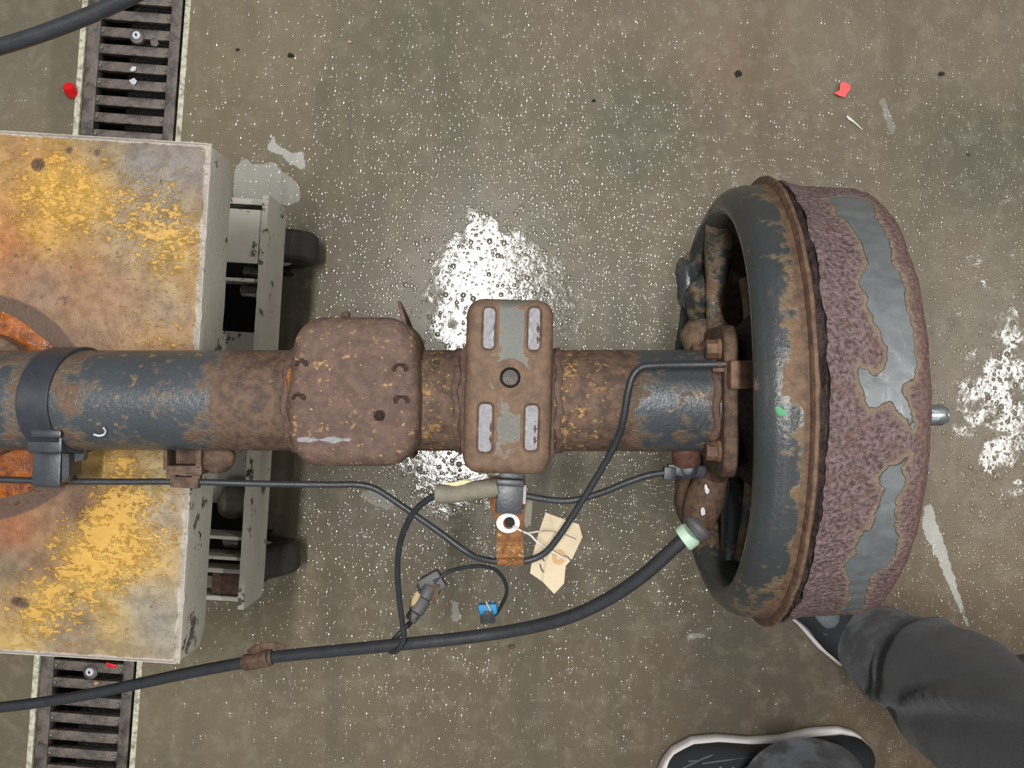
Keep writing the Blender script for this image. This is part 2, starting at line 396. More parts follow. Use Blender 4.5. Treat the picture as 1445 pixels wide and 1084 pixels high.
# ------------------------------------------------------------------ the setting: floor with its drain channel
DA = math.radians(-4.2); DU = Vector((math.cos(DA), math.sin(DA), 0)); DV = Vector((-math.sin(DA), math.cos(DA), 0)); DC = Vector((-.6095, 0, 0))
def D(a, b, z=0.0): return DC + DU*a + DV*b + Vector((0, 0, z))
HW = .082            # half width of the channel incl. its rims
FS = [(x, y) for x, y in ()]
floor_samples = [(400,60,(126,118,98)),(600,60,(112,107,92)),(800,60,(118,110,94)),(1000,50,(126,116,98)),(1180,60,(126,116,100)),(1400,60,(120,112,96)),
 (320,120,(122,114,92)),(500,200,(118,110,92)),(700,200,(110,104,88)),(900,180,(100,98,84)),(1030,90,(122,104,86)),(1200,230,(112,104,90)),(1380,220,(96,92,80)),(1240,330,(120,112,96)),
 (560,300,(110,100,84)),(800,330,(104,98,82)),(940,330,(116,108,92)),(880,420,(112,106,92)),(1400,420,(116,108,92)),(1420,760,(120,106,86)),(1380,950,(112,96,78)),
 (540,740,(100,92,76)),(640,760,(84,77,62)),(900,700,(94,86,70)),(860,560,(100,92,76)),(780,900,(96,87,70)),(700,1000,(104,95,78)),(500,1000,(112,103,84)),(300,1000,(118,110,90)),(880,980,(104,95,80)),(1100,960,(90,82,68)),
 (420,880,(108,99,80)),(400,600,(104,97,80)),(40,120,(118,112,96)),(30,40,(112,106,92)),(10,1000,(110,102,84)),(1260,1050,(98,80,62)),(1340,1060,(94,76,56)),(60,170,(124,116,98))]
def floor_slab(name, a0, a1):
    def axis(lo, hi, f0, f1, st):
        xs = []; x = max(lo, f0)
        if lo < f0: xs += list(np.linspace(lo, f0, 8)[:-1])
        xs += list(np.arange(max(lo, f0), min(hi, f1), st)) + [min(hi, f1)]
        if hi > f1: xs += list(np.linspace(f1, hi, 8)[1:])
        return np.array(xs)
    A = axis(a0, a1, -.35, 1.5, .0045); B = axis(-3.2, 3.2, -.68, .68, .0045)
    AA, BB = np.meshgrid(A, B, indexing='ij')
    X = DC.x + DU.x*AA + DV.x*BB; Y = DC.y + DU.y*AA + DV.y*BB
    Z = np.zeros_like(X); na, nb = X.shape
    verts = np.stack([X, Y, Z], -1).reshape(-1, 3)
    idx = np.arange(na*nb).reshape(na, nb)
    faces = np.stack([idx[:-1, :-1], idx[1:, :-1], idx[1:, 1:], idx[:-1, 1:]], -1).reshape(-1, 4)
    q = lambda px, py: ((px-722.5)*CAM_H/FPX, (542-py)*CAM_H/FPX)
    tint = blend(X, Y, [(*q(px, py), c) for px, py, c in floor_samples], 2.4, .04).reshape(-1, 3)*np.array([.90, .86, .81])
    polys = [([(330,236),(345,221),(356,230),(366,233),(385,227),(400,240),(424,262),(425,284),(408,291),(384,287),(360,300),(330,330)], .62),
             ([(384,182),(392,204),(410,214),(428,213),(433,246),(414,234),(394,218),(377,212)], .85),
             ([(1304,712),(1314,709),(1340,790),(1352,830),(1369,884),(1363,884),(1340,830),(1322,790),(1300,745)], .9),
             ([(1239,138),(1248,136),(1264,180),(1262,196),(1253,186)], .35), ([(1196,162),(1199,161),(1222,183),(1218,183)], .0),
             ([(560,690),(520,688),(505,700),(530,715),(556,722)], .35), ([(634,846),(648,850),(650,875),(640,880)], .4), ([(960,902),(975,893),(994,894),(996,900),(975,903)], .5)]
    pale = np.full(X.shape, -1.0); pa = np.zeros(X.shape)
    vis = (np.abs(X) < .9) & (np.abs(Y) < .7)
    for poly, al in polys:
        sd = sd_poly(X, Y, [q(*p) for p in poly]); better = sd > pale; pale = np.where(better, sd, pale); pa = np.where(better, al, pa)
    def gs(px, py, r, amp, ry=None):
        x, y = q(px, py); ry = ry or r; return amp*np.exp(-((X-x)**2/(r*CAM_H/FPX)**2+(Y-y)**2/(ry*CAM_H/FPX)**2))
    wet = gs(690, 400, 100, .95, 120)+gs(640, 650, 120, .75, 110)+gs(1420, 590, 120, .60, 180)+gs(830, 430, 110, .3, 60)+gs(420, 760, 60, .1)+gs(1420, 300, 90, .25, 200)
    drops = .16+gs(690, 430, 260, .75)+gs(650, 680, 240, .6)+gs(1370, 520, 260, 1.0, 480)+gs(900, 330, 260, .45)+gs(900, 730, 170, .5)
    me = bpy.data.meshes.new(name)
    me.vertices.add(len(verts)); me.vertices.foreach_set('co', verts.ravel())
    me.loops.add(faces.size); me.loops.foreach_set('vertex_index', faces.ravel())
    me.polygons.add(len(faces)); me.polygons.foreach_set('loop_start', np.arange(0, faces.size, 4)); me.update(calc_edges=True)
    me.materials.append(mk['floor'])
    me.attributes.new('tint', 'FLOAT_COLOR', 'POINT').data.foreach_set('color', np.hstack([tint, np.ones((len(tint), 1))]).astype(np.float32).ravel())
    for k, v in (('pale', pale), ('palea', pa), ('wet', wet), ('drops', np.clip(drops, 0, 1))):
        me.attributes.new(k, 'FLOAT', 'POINT').data.foreach_set('value', v.astype(np.float32).ravel())
    o = bpy.data.objects.new(name, me); COL.objects.link(o); WL[o.name] = Vector((0, 0, 0))
    return struct(o)
floor_slab('floor', HW, 3.6)
floor_slab('floor', -2.9, -HW)

def dbox(a0, a1, b0, b1, z0, z1, bev=0.0): return box(D((a0+a1)/2, (b0+b1)/2, (z0+z1)/2), (abs(a1-a0), abs(b1-b0), z1-z0), Matrix.Rotation(DA, 3, 'Z'), bev)
for s in (-1, 1):
    o = part('trim_1' if s < 0 else 'trim_2', mk['rim'], None, dbox(s*HW, s*(HW-.0085), -3.2, 3.2, -.05, .0018, .0008)); struct(o, 'pale worn rim of the floor drain channel')
o = part('drain_channel', mk['trench'], None, dbox(-HW+.002, -HW+.012, -3.2, 3.2, -.16, -.03), dbox(HW-.012, HW-.002, -3.2, 3.2, -.16, -.03), dbox(-HW, HW, -3.2, 3.2, -.17, -.15)); struct(o, 'dark wet channel under the drain grates')

def grate(b_end, direction, pitch, first, label, bolt_b):
    """one cast grate .5 m long, starting at b_end and running in +/- direction"""
    b0, b1 = sorted((b_end, b_end+direction*.5)); W = .0715
    t = thing('drain_grate', D(0, (b0+b1)/2, 0), label, 'drain grate', 'cast iron grates of the floor drain')
    zt = -.001
    for s in (-1, 1):
        part('side_rail', mk['iron'], t, dbox(s*W-(.0028 if s > 0 else 0), s*(W-.019), b0+.001, b1-.001, zt-.022, zt, .0015))
    part('end_rail', mk['iron'], t, dbox(-W+.019, W-.019, b0+.001, b0+.009, zt-.02, zt-.001, .001))
    part('end_rail', mk['iron'], t, dbox(-W+.019, W-.019, b1-.009, b1-.001, zt-.02, zt-.001, .001))
    c = D(0, (b0+b1)/2, 0)
    rnd = random.Random(int(abs(b_end)*1000)); proto = None; nub = MB(); b = first
    while b0+.012 < b < b1-.012:
        if proto is None:
            v, f = dbox(-W+.018, W-.018, b-.0075, b+.0075, zt-.018, zt-.0015, .0018)
            proto = finish('bar', v, f, mk['iron'], t, origin=D(0, b, 0)); 
        else:
            q = proto.copy(); COL.objects.link(q); q.location = D(0, b, -.0004*rnd.random()) - c; WL[q.name] = D(0, b, 0)
        for s in (-1, 1): nub.add(blob(D(s*(W-.0225), b, zt+.0002), (.0024, .0024, .0016), jit=.05))
        b += direction*pitch
    o = finish('nubs', nub.v, nub.f, plain('nub_metal', (126, 116, 106), .45, .3), t); o['kind'] = 'stuff'
    sc = part('locking_screw', mk['iron'], t, cyl(D(.003, bolt_b-.001, zt-.018), D(.003, bolt_b-.001, zt), .011, 24, .0015))
    part('screw_head', mk['white'], sc, sweep([D(.003, bolt_b, zt-.001), D(.003, bolt_b, zt+.002), D(.003, bolt_b, zt+.003)], [.0062, .0062, .005], 20, False),  # glare on the zinc head painted as plain white
         sweep([D(.003, bolt_b, zt+.003), D(.003, bolt_b, zt+.0031), D(.003, bolt_b, zt+.001)], [.005, .0022, .0018], 20, True))
    part('screw_socket', mk['dark'], sc, cyl(D(.003, bolt_b, zt), D(.003, bolt_b, zt+.0036), .0019, 12))
    return t
grate(.362, 1, .0260, .3765, 'cast iron drain grate above the lift cart, nearest the black hose', .529)
grate(-.138, -1, .0265, -.165, 'cast iron drain grate emerging below the lift cart, crossed by the brake cable', -.4365)
grate(.357, -1, .0262, .342, 'cast iron drain grate hidden beneath the lift cart platform', .11)

# ------------------------------------------------------------------ lift cart
CT = math.radians(-3.5); CU = Vector((math.cos(CT), math.sin(CT), 0)); CV = Vector((-math.sin(CT), math.cos(CT), 0)); CO = Vector((-.3045, -.019, 0))
TZ = .548
def Cc(a, b, z): return CO + CU*a + CV*b + Vector((0, 0, z))
def cbox(a0, a1, b0, b1, z0, z1, bev=0.0): return box(Cc((a0+a1)/2, (b0+b1)/2, (z0+z1)/2), (abs(a1-a0), abs(b1-b0), abs(z1-z0)), Matrix.Rotation(CT, 3, 'Z'), bev)
cart = thing('lift_cart', Cc(-.4, 0, 0), 'low lift cart with rusty yellow-painted platform under the axle', 'cart')
def platform():
    A = np.linspace(-.85, 0, 190); B = np.linspace(-.251, .251, 170)
    AA, BB = np.meshgrid(A, B, indexing='ij'); X = CO.x+CU.x*AA+CV.x*BB; Y = CO.y+CU.y*AA+CV.y*BB
    ed = np.minimum(-AA, .251-np.abs(BB)); wob = .0006*np.sin(BB*90)+.0005*np.sin(BB*231+1)
    Z = TZ - np.where(ed < .004, (.004-ed)**2/.004*.8, 0)
    X = X + wob*(AA > -.003)
    n = lambda px, py: ((px-722.5)*(CAM_H-TZ)/FPX, (542-py)*(CAM_H-TZ)/FPX)
    S = [(20,215,(168,130,76)),(70,260,(206,160,62)),(120,270,(206,160,64)),(60,320,(204,156,62)),(30,290,(178,128,66)),(150,220,(140,120,86)),(200,230,(116,114,112)),(260,240,(122,118,114)),(230,300,(136,124,102)),
     (180,330,(150,128,92)),(250,350,(176,142,76)),(30,380,(146,100,66)),(100,400,(154,112,74)),(170,420,(152,114,80)),(230,440,(144,122,96)),(270,400,(168,138,86)),(10,340,(178,108,50)),(120,470,(138,104,76)),(220,480,(156,116,66)),(60,410,(134,106,84)),
     (150,660,(186,150,70)),(210,680,(170,148,98)),(240,720,(160,144,118)),(100,720,(122,86,60)),(20,750,(150,84,42)),(60,800,(120,88,62)),(120,700,(112,84,64)),(150,740,(204,160,60)),(130,800,(212,168,66)),(190,790,(204,162,74)),(60,850,(200,160,72)),
     (15,800,(116,98,80)),(150,870,(184,154,84)),(90,900,(136,122,98)),(200,850,(146,138,118)),(230,880,(136,132,120)),(20,900,(192,158,92)),(120,880,(116,106,94)),(25,850,(150,124,84)),(-200,300,(170,120,60)),(-200,800,(170,130,70)),(-400,550,(150,100,60))]
    tint = blend(X, Y, [(*n(px, py), c) for px, py, c in S], 2.6, .012).reshape(-1, 3)
    def gs(px, py, r, amp):
        x, y = n(px, py); return amp*np.exp(-((X-x)**2+(Y-y)**2)/(r*.00068)**2)
    yel = .32+gs(80, 290, 80, .45)+gs(245, 340, 45, .5)+gs(60, 250, 60, .3)+gs(200, 300, 70, .22)+gs(140, 770, 90, .95)+gs(215, 290, 60, .25)+gs(60, 850, 60, .6)+gs(230, 480, 70, .25)+gs(180, 680, 60, .4)-gs(60, 780, 60, .45)-gs(230, 230, 40, .12)-gs(215, 860, 55, .3)-gs(60, 430, 80, .15)-gs(100, 700, 40, .4)
    edge = np.clip(1.15-ed/.0072, 0, 1.0)
    cx, cy = n(-30, 575); rad = np.hypot(X-cx, Y-cy)/.00068; ring = np.clip(1.5-np.abs(rad-146)/16, 0, 1.1) + gs(110, 715, 45, .6)+gs(54,233,11,1.1)+gs(97,212,8,.9)+gs(137,215,9,.8)+gs(33,255,7,.6)+gs(34,852,10,.8)+gs(20,848,9,.8)+gs(165,280,7,.5)+gs(110,885,20,.5)+gs(205,800,8,.4)+gs(60,418,9,.6)+gs(20,360,8,.7)
    verts = np.stack([X, Y, Z], -1).reshape(-1, 3); na, nb = X.shape; idx = np.arange(na*nb).reshape(na, nb)
    faces = np.stack([idx[:-1, :-1], idx[1:, :-1], idx[1:, 1:], idx[:-1, 1:]], -1).reshape(-1, 4).tolist()
    return finish('platform', verts.tolist(), faces, mk['platform'], cart, attrs={'tint': tint, 'yel': yel.ravel(), 'edge': edge.ravel(), 'ring': ring.ravel()}, label='rusty platform top with yellow paint remains')
platform()
# turned-down flanges of the platform
def flange(a0, b0, a1, b1, n_out, lean, name='flange', hgt=.066, chip=.0025):
    v = []; f = []; N = 60
    for i in range(N+1):
        t = i/N; a = a0+(a1-a0)*t; b = b0+(b1-b0)*t
        for (k, z, off) in ((0, TZ-.0025, .0), (1, TZ-.008, .0012), (2, TZ-hgt+.006*0, lean), (3, TZ-hgt, lean-.005), (4, TZ-.006, -.005)):
            zz = z
            if k in (2, 3): 
                e = min(t, 1-t)*abs((b1-b0) or (a1-a0)); zz += max(0, .014-e)*.9 + chip*mnoise.noise(Vector((t*19, 1.3, a0*9)))
            v.append(Cc(a+n_out[0]*off, b+n_out[1]*off, zz))
    for i in range(N):
        for k in range(5): f.append((i*5+k, i*5+(k+1) % 5, (i+1)*5+(k+1) % 5, (i+1)*5+k))
    f += [tuple(range(5)), tuple(N*5+k for k in range(5))[::-1]]
    return finish(name, v, f, mk['greypaint'], cart, label='grey flange chipped along its lower edge')
flange(0, -.247, 0, .247, (1, 0), .003)
flange(-.85, .251, -.004, .251, (0, 1), -.001)
flange(-.85, -.251, -.004, -.251, (0, -1), -.001)
part('flange', mk['greypaint'], cart, cbox(-.85, -.845, -.25, .25, TZ-.066, TZ-.003))
# lifting column below the platform, base frame, ribs
part('scissor_arm', mk['greypaint'], cart, cbox(-.7, -.16, -.16, -.13, .30, .34, .002))
part('scissor_arm', mk['greypaint'], cart, cbox(-.7, -.16, .13, .16, .30, .34, .002))
part('scissor_arm', mk['greypaint'], cart, cbox(-.36, -.3, -.12, .12, .2, TZ-.03, .004))
def frame_bar():
    v = []; f = []; N = 90; y0, y1 = -.268, .256
    for i in range(N+1):
        t = i/N; b = y0+(y1-y0)*t; j = .0012*mnoise.noise(Vector((t*40, 0, 0))); e = max(0, .012-min(t, 1-t)*.52)
        for a, z in ((-.026+j, .247+j), (-.0185+j, .2475+j), (-.017, .243+j), (-.0165, .155+e*.8), (-.026, .155+e)): v.append(Cc(a, b+ (.004*mnoise.noise(Vector((z*60, 2, 0))) if i in (0, N) else 0), z))
    for i in range(N):
        for k in range(5): f.append((i*5+k, i*5+(k+1) % 5, (i+1)*5+(k+1) % 5, (i+1)*5+k))
    f += [tuple(range(5)), tuple(N*5+k for k in range(5))[::-1]]
    return finish('frame_bar', v, f, mk['greypaint'], cart, label='grey outer bar of the base frame')
frame_bar()
part('frame_plate', mk['greypaint'], cart, cbox(-.12, -.027, .17, .238, .236, .244, .001))
part('frame_plate', mk['greypaint'], cart, cbox(-.12, -.036, -.145, .085, .168, .175, .001))
part('frame_plate', mk['dark'], cart, cbox(-.7, -.038, -.25, .25, .135, .142, .001))
part('frame_plate', mk['brown'], cart, cbox(-.075, -.03, -.262, -.232, .18, .2, .004))
part('frame_plate', mk['greypaint'], cart, cbox(-.12, -.02, -.268, -.262, .16, .205, .001))
part('frame_bar', mk['greypaint'], cart, cbox(-.7, -.026, .248, .256, .155, .22, .001))
part('frame_bar', mk['greypaint'], cart, cbox(-.7, -.7+.01, -.26, .25, .155, .247, .001))
for b in (.178, .149, -.180, -.206):
    part('rib', mk['greypaint'], cart, cbox(-.11, -.026, b-.0022, b+.0022, .19, .238, .0008))
part('rib', mk['greypaint'], cart, cbox(-.11, -.03, -.232, -.226, .17, .205, .0008))
part('wax_block', mk['sleeve'], cart, blob(Cc(-.055, -.14, .19), (.022, .022, .012), jit=.1))
for b, a in ((.192, -.043), (.163, -.045), (.138, -.047), (-.19, -.05)):
    part('bolt', mk['zinc'], cart, cyl(Cc(a-.01, b, .20), Cc(a+.012, b, .205), .0085, 14, .002), label='shiny bolt')
def caster(loc, turn):
    h = bpy.data.objects.new('caster', None)
    z = .0625
    c = Vector(loc); M = Matrix.Rotation(CT+math.radians(turn), 3, 'Z')
    prof = [(-.022, .026), (-.024, .045), (-.021, .058), (-.016, .0625), (0, .0632), (.016, .0625), (.021, .058), (.024, .045), (.022, .026)]
    def wl(pr, n=40):
        v = []; f = []
        for (y, r) in pr:
            for k in range(n): an = 2*math.pi*k/n; v.append(c + M @ Vector((r*math.cos(an), y, z-c.z+r*math.sin(an))))
        for i in range(len(pr)-1):
            for k in range(n): f.append((i*n+k, i*n+(k+1) % n, (i+1)*n+(k+1) % n, (i+1)*n+k))
        return v, f
    wh = part('caster', mk['tyre'], cart, wl(prof), origin=c, label='black rubber caster wheel')
    for sg in (-1, 1): part('hub', mk['greypaint'], wh, wl([(sg*.020, .027), (sg*.023, .02), (sg*.026, .0)]), origin=c)
    fk = [box(c+M @ Vector((-.012, s*.031, .05)), (.05, .004, .1), M, .001) for s in (-1, 1)]
    part('fork', mk['dark'], wh, fk[0], fk[1], box(c+M @ Vector((-.012, 0, .105)), (.055, .066, .006), M, .001), origin=c)
caster(Cc(-.052, .212, 0.0), 4); caster(Cc(-.052, -.238, 0.0), 8); caster(Cc(-.62, .2, 0.0), 20); caster(Cc(-.62, -.21, 0.0), -14)

# round support pad between platform and axle, rusty puddle around it
padc = P(-20, 557, TZ); padc.z = TZ
v, f = sweep([Vector((padc.x, padc.y, z)) for z in (TZ+.0005, TZ+.002, TZ+.016, TZ+.0195)], [.056, .06, .058, .054], 48)
o = finish('support_pad', v, f, mk['seat'], None, origin=Vector((padc.x, padc.y, TZ)), attrs={'rust': [.8]*len(v)})
tag(o, 'round dark iron pad in the rusty puddle beneath the axle tube', 'support pad')
pc = P(-30, 575, TZ); v = [Vector((pc.x, pc.y, TZ+.0016))]; f = []; n = 90
for j, fr in enumerate((.3, .6, .85, .96, 1.0)):
    for k in range(n):
        a = 2*math.pi*k/n; r = (.0925+.004*mnoise.noise(Vector((math.cos(a)*2.2, math.sin(a)*2.2, 5)))*2)*fr
        v.append(Vector((pc.x+r*math.cos(a), pc.y+r*math.sin(a), TZ+(.0016 if j < 3 else .0012 if j == 3 else .0003))))
f += [(0, 1+k, 1+(k+1) % n) for k in range(n)]
for j in range(4):
    f += [(1+j*n+k, 1+(j+1)*n+k, 1+(j+1)*n+(k+1) % n, 1+j*n+(k+1) % n) for k in range(n)]
o = finish('rusty_puddle', v, f, mk['puddle'], None, origin=pc); tag(o, 'glossy orange puddle of rusty water on the cart platform', 'puddle')

# ------------------------------------------------------------------ rear axle
PH = math.radians(1.5); AO = Vector((0, -.0145, .625)); AT = Vector((math.cos(PH), 0, math.sin(PH))); AUP = Vector((-math.sin(PH), 0, math.cos(PH))); AY = Vector((0, 1, 0))
def AX(l, a, r): return AO + AT*l + (AUP*math.cos(a)+AY*math.sin(a))*r
def AL(l, y, z): return AO + AT*l + AUP*z + AY*y
axle = thing('rear_axle', AO+Vector((-.1, 0, 0)), 'rusty vehicle rear axle laid across the cart with brake drum', 'vehicle axle')
def lathe(prof, n, mod=None, closed=False):
    v = []; f = []
    for (l, r) in prof:
        for k in range(n):
            a = 2*math.pi*k/n; ll, rr = (l, r) if mod is None else mod(l, r, a); v.append(AX(ll, a, rr))
    for i in range(len(prof)-1):
        for k in range(n): f.append((i*n+k, (i+1)*n+k, (i+1)*n+(k+1) % n, i*n+(k+1) % n))
    return v, f
def dens(pr, st):
    out = [pr[0]]
    for a, b in zip(pr, pr[1:]):
        m = max(1, int(math.hypot(b[0]-a[0], b[1]-a[1])/st)); out += [(a[0]+(b[0]-a[0])*i/m, a[1]+(b[1]-a[1])*i/m) for i in range(1, m+1)]
    return out
NT = 96
pr = dens([(-.95, .0445), (.186, .0445)], .004); v, f = lathe(pr, NT)
xs = [722+l*1640 for l, r in pr]
rust = np.repeat(np.interp(xs, [-900,-300,0,30,60,95,120,150,250,300,330,400,600,780,850,890,915,950,990,1030], [.6,.3,.22,.4,.45,.5,.3,.12,.15,.5,.85,.95,.9,.95,.8,.62,.25,.15,.3,.6]), NT)
ang = np.tile(np.arange(NT)*2*math.pi/NT, len(pr)); rust = rust + .12*(np.sin(ang) < -.6)
spk = np.repeat(np.interp(xs, [0, 300, 400, 590, 610, 650, 780, 860, 900, 1000], [.3, .2, .3, .6, .9, .7, 1, .8, .5, .3]), NT)
finish('axle_tube', v, f, mk['axle'], axle, attrs={'rust': rust, 'spk': spk}, label='axle tube, dark paint giving way to brown rust')
part('paint_mark', mk['white'], axle, sweep(spline([P(132, 613, .655), P(140, 615, .653), P(147, 613, .653), P(149, 608, .656), P(146, 604, .659)], .001), .0009, 8), label='small white hooked paint mark')
# weld bead rings
for l, am in ((-.190, .0025), (-.046, .002), (.040, .0022), (.172, .003)):
    pr = [(l-.004, .0440), (l-.002, .0440+am), (l+.002, .0440+am), (l+.004, .0440)]
    v, f = lathe(pr, 80, lambda l_, r_, a_: (l_+.0012*math.sin(a_*9+l_*70), r_+.0006*math.sin(a_*23)))
    finish('weld_bead', v, f, mk['perch'], axle)

def cushion(x0, x1, y0, y1, zt, rc, re, skirt, extra=None, tilt=0, nx=70, ny=90, crown=.0):
    """stamped cup: rounded rectangle top with rolled edge and skirt; extra(x,y)->(dz,hole,pale,rust)"""
    cx, cy = (x0+x1)/2, (y0+y1)/2; hx, hy = (x1-x0)/2, (y1-y0)/2; R = rotz(tilt)
    def bray(dx, dy):
        lo, hi = 0, 3*max(hx, hy); L = math.hypot(dx, dy); dx /= L; dy /= L
        for _ in range(26):
            m = (lo+hi)/2; qx, qy = abs(dx*m)-(hx-rc), abs(dy*m)-(hy-rc)
            s = math.hypot(max(qx, 0), max(qy, 0))+min(max(qx, qy), 0)-rc
            if s > 0: hi = m
            else: lo = m
        return dx*lo, dy*lo
    v = []; f = []; H = []; Pp = []; Ru = []; bound = {}
    for i in range(nx+1):
        for j in range(ny+1):
            s, t = 2*i/nx-1, 2*j/ny-1; m = max(abs(s), abs(t))
            if m < 1e-6: x, y = 0, 0
            else:
                bx, by = bray(s/m*hx, t/m*hy); x, y = bx*m, by*m
            qx, qy = abs(x)-(hx-rc), abs(y)-(hy-rc); sd = math.hypot(max(qx, 0), max(qy, 0))+min(max(qx, qy), 0)-rc; d = -sd
            z = zt - (re - math.sqrt(max(0, re*re-(re-d)**2)) if d < re else 0) - crown*(abs(y)/hy)**2
            ho = pa = 0; ru = .9
            if extra:
                e = extra(x, y); z += e[0]; ho, pa, ru = e[1:]
            p = R @ Vector((x, y, 0)); v.append(Vector((cx+p.x, cy+p.y, z))); H.append(ho); Pp.append(pa); Ru.append(ru)
    ix = lambda i, j: i*(ny+1)+j
    for i in range(nx):
        for j in range(ny): f.append((ix(i, j), ix(i+1, j), ix(i+1, j+1), ix(i, j+1)))
    loop = [ix(i, 0) for i in range(nx)]+[ix(nx, j) for j in range(ny)]+[ix(i, ny) for i in range(nx, 0, -1)]+[ix(0, j) for j in range(ny, 0, -1)]
    k0 = len(v)
    for q in loop: v.append(Vector((v[q].x, v[q].y, v[q].z-skirt))); H.append(0); Pp.append(0); Ru.append(1)
    n = len(loop)
    for k in range(n): f.append((loop[k], k0+k, k0+(k+1) % n, loop[(k+1) % n]))
    return v, f, {'hole': H, 'pale': Pp, 'rust': Ru, 'spk': [.4]*len(v)}
# rusty spring perch
za = .692; q0 = P(407, 660, za); q1 = P(586, 446, za); pcx, pcy = (q0.x+q1.x)/2, (q0.y+q1.y)/2
def to_loc(px, py, z, cx, cy, tilt=0):
    p = P(px, py, z); d = rotz(-tilt) @ Vector((p.x-cx, p.y-cy, 0)); return d.x, d.y
holes1 = [(*to_loc(533, 587, za, pcx, pcy), .0042), (*to_loc(563, 521, za, pcx, pcy), .0045), (*to_loc(562, 566, za, pcx, pcy), .0045), (*to_loc(424, 515, za, pcx, pcy), .0042), (*to_loc(424, 563, za, pcx, pcy), .0042)]
sx0, sy0 = to_loc(422, 621, za, pcx, pcy); sx1, _ = to_loc(492, 621, za, pcx, pcy)
def ex1(x, y):
    dz = ho = pa = 0
    for i, (hx_, hy_, r) in enumerate(holes1):
        d = math.hypot((x-hx_)*(1 if i == 0 else .75), y-hy_)
        if i == 0: ho = max(ho, min(1, max(0, (r-d)/.0012))); dz -= .005*min(1, max(0, (r-d)/.001))
        else:
            q = abs(d-r*.8) < .0011 and (y-hy_ > -.001); ho = max(ho, .75 if q else 0); dz += (-.002 if q else .0016*max(0, 1-d/(r*1.4)))
    t = min(1, max(0, (x-sx0)/(sx1-sx0))); d = math.hypot(x-(sx0+t*(sx1-sx0)), (y-sy0)*1.0)
    pa = max(0, 1-d/(.0034+.0016*math.sin(x*300)))*.95
    dz += .0011*mnoise.noise(Vector((x*60, y*60, 2)))
    return dz, ho, pa, .95
v, f, at = cushion(q0.x, q1.x, q0.y, q1.y, za, .026, .012, .075, ex1, 0, 76, 90, .004)
# squeeze the left side in where it meets the tube and let the outline waver
cx_, hx_ = (q0.x+q1.x)/2, (q1.x-q0.x)/2
for p in v:
    u = (p.x-cx_)/hx_; t = (p.y-pcy)/.06
    p.x += -.0025*max(0, -u)*math.exp(-((t+.1)/.35)**2) + .003*max(0, u)*math.exp(-((t+.1)/.5)**2) + .002*max(0, -u)*t
    p.z += .0014*mnoise.noise(Vector((p.x*25, p.y*25, 0)))
perch = finish('spring_perch', v, f, mk['perch'], axle, attrs=at, label='wide brown rusted spring perch with pinched weld notches')
# thin upright fin on the perch side, with a tip at the far side
fx = P(576, 540, .66).x
vv = []; outline = [(-.05, .0), (-.052, .045), (-.045, .066), (.03, .068), (.052, .066), (.076, .062), (.083, .056), (.076, .03), (.055, 0)]
for s in (0, .003):
    for y, z in outline: vv.append(Vector((fx+s+(-.006 if y > .05 else 0)*(y-.05)/.02, AO.y+.002+y+.0, .60+z*1.0)))
n = len(outline); ff = [tuple(range(n))[::-1], tuple(range(n, 2*n))]+[(i, (i+1) % n, (i+1) % n+n, i+n) for i in range(n)]
finish('fin', vv, ff, mk['perch'], axle, smooth=False)
part('weld_lump', mk['perch'], axle, blob(P(488, 445, .66), (.004, .0035, .008), seed=3))
part('weld_lump', mk['orangerust'], axle, blob(P(411, 536, .672), (.004, .009, .006), seed=5, jit=.25))
# ridge lines left by the weld at the right side of the perch
part('weld_seam', mk['perch'], axle, sweep(spline([P(570, 570, .682), P(579, 590, .68), P(581, 615, .675), P(579, 640, .66)]), .0013, 8))

# spring seat with four slots and a centre hole
zs = .706; s0 = P(655, 670, zs); s1 = P(779, 421, zs); scx, scy = (s0.x+s1.x)/2, (s0.y+s1.y)/2; TL = -1.6
slots = []
for a, b, c, d in ((681, 433, 699, 493), (745, 433, 763, 495), (674, 569, 695, 639), (740, 571, 760, 637)):
    p = to_loc((a+c)/2, (b+d)/2, zs, scx, scy, TL); slots.append((*p, (c-a)/2/1763, (d-b)/2/1763))
hole_c = to_loc(720, 533, zs, scx, scy, TL)
def ex2(x, y):
    dz = ho = pa = 0; ru = .30+.7*min(1, abs(x)/.022)**2+.3*max(0, -y/.06)**3
    for (a, b, hx, hy) in slots:
        qx_, qy_ = abs(x-a)-hx+.004, abs(y-b)-hy+.004; d = math.hypot(max(qx_, 0), max(qy_, 0))+min(max(qx_, qy_), 0)-.004
        if d < .0012: dz -= .0022*min(1, (.0012-d)/.0014)
        if d < 0: pa = min(1.05, -d/.0016) if not (abs(x-a-(.003 if a > 0 else .0045)) < .0006+.0005*math.sin(y*700) and abs(y-b+.004) < hy*.5) else 0; ho = 0 if pa > .35 else .6
        elif d < .003: ru = max(ru, 1.2)
    d = math.hypot(x-hole_c[0], y-hole_c[1])
    if d < .0082: dz -= .006*min(1, (.0082-d)/.0016); ho = .9 if d > .0062 else .45+.3*(y > hole_c[1])  # painted hole shade, deeper at the rim and upper half
    elif d < .015: ru = max(ru, 1.1)
    dz += .0006*mnoise.noise(Vector((x*50, y*50, 7)))
    return dz, ho, pa, ru
v, f, at = cushion(s0.x, s1.x, s0.y, s1.y, zs, .014, .009, .062, ex2, TL, 110, 200, .0015)
finish('spring_seat', v, f, mk['seat'], axle, attrs=at, label='long spring seat plate with four pale slots and centre hole')
v, f, at = cushion(s0.x-.004, s1.x+.003, AO.y-.047, AO.y+.047, .676, .006, .004, .04, None, 0, 16, 30)
finish('seat_collar', v, f, mk['perch'], axle, attrs=at)
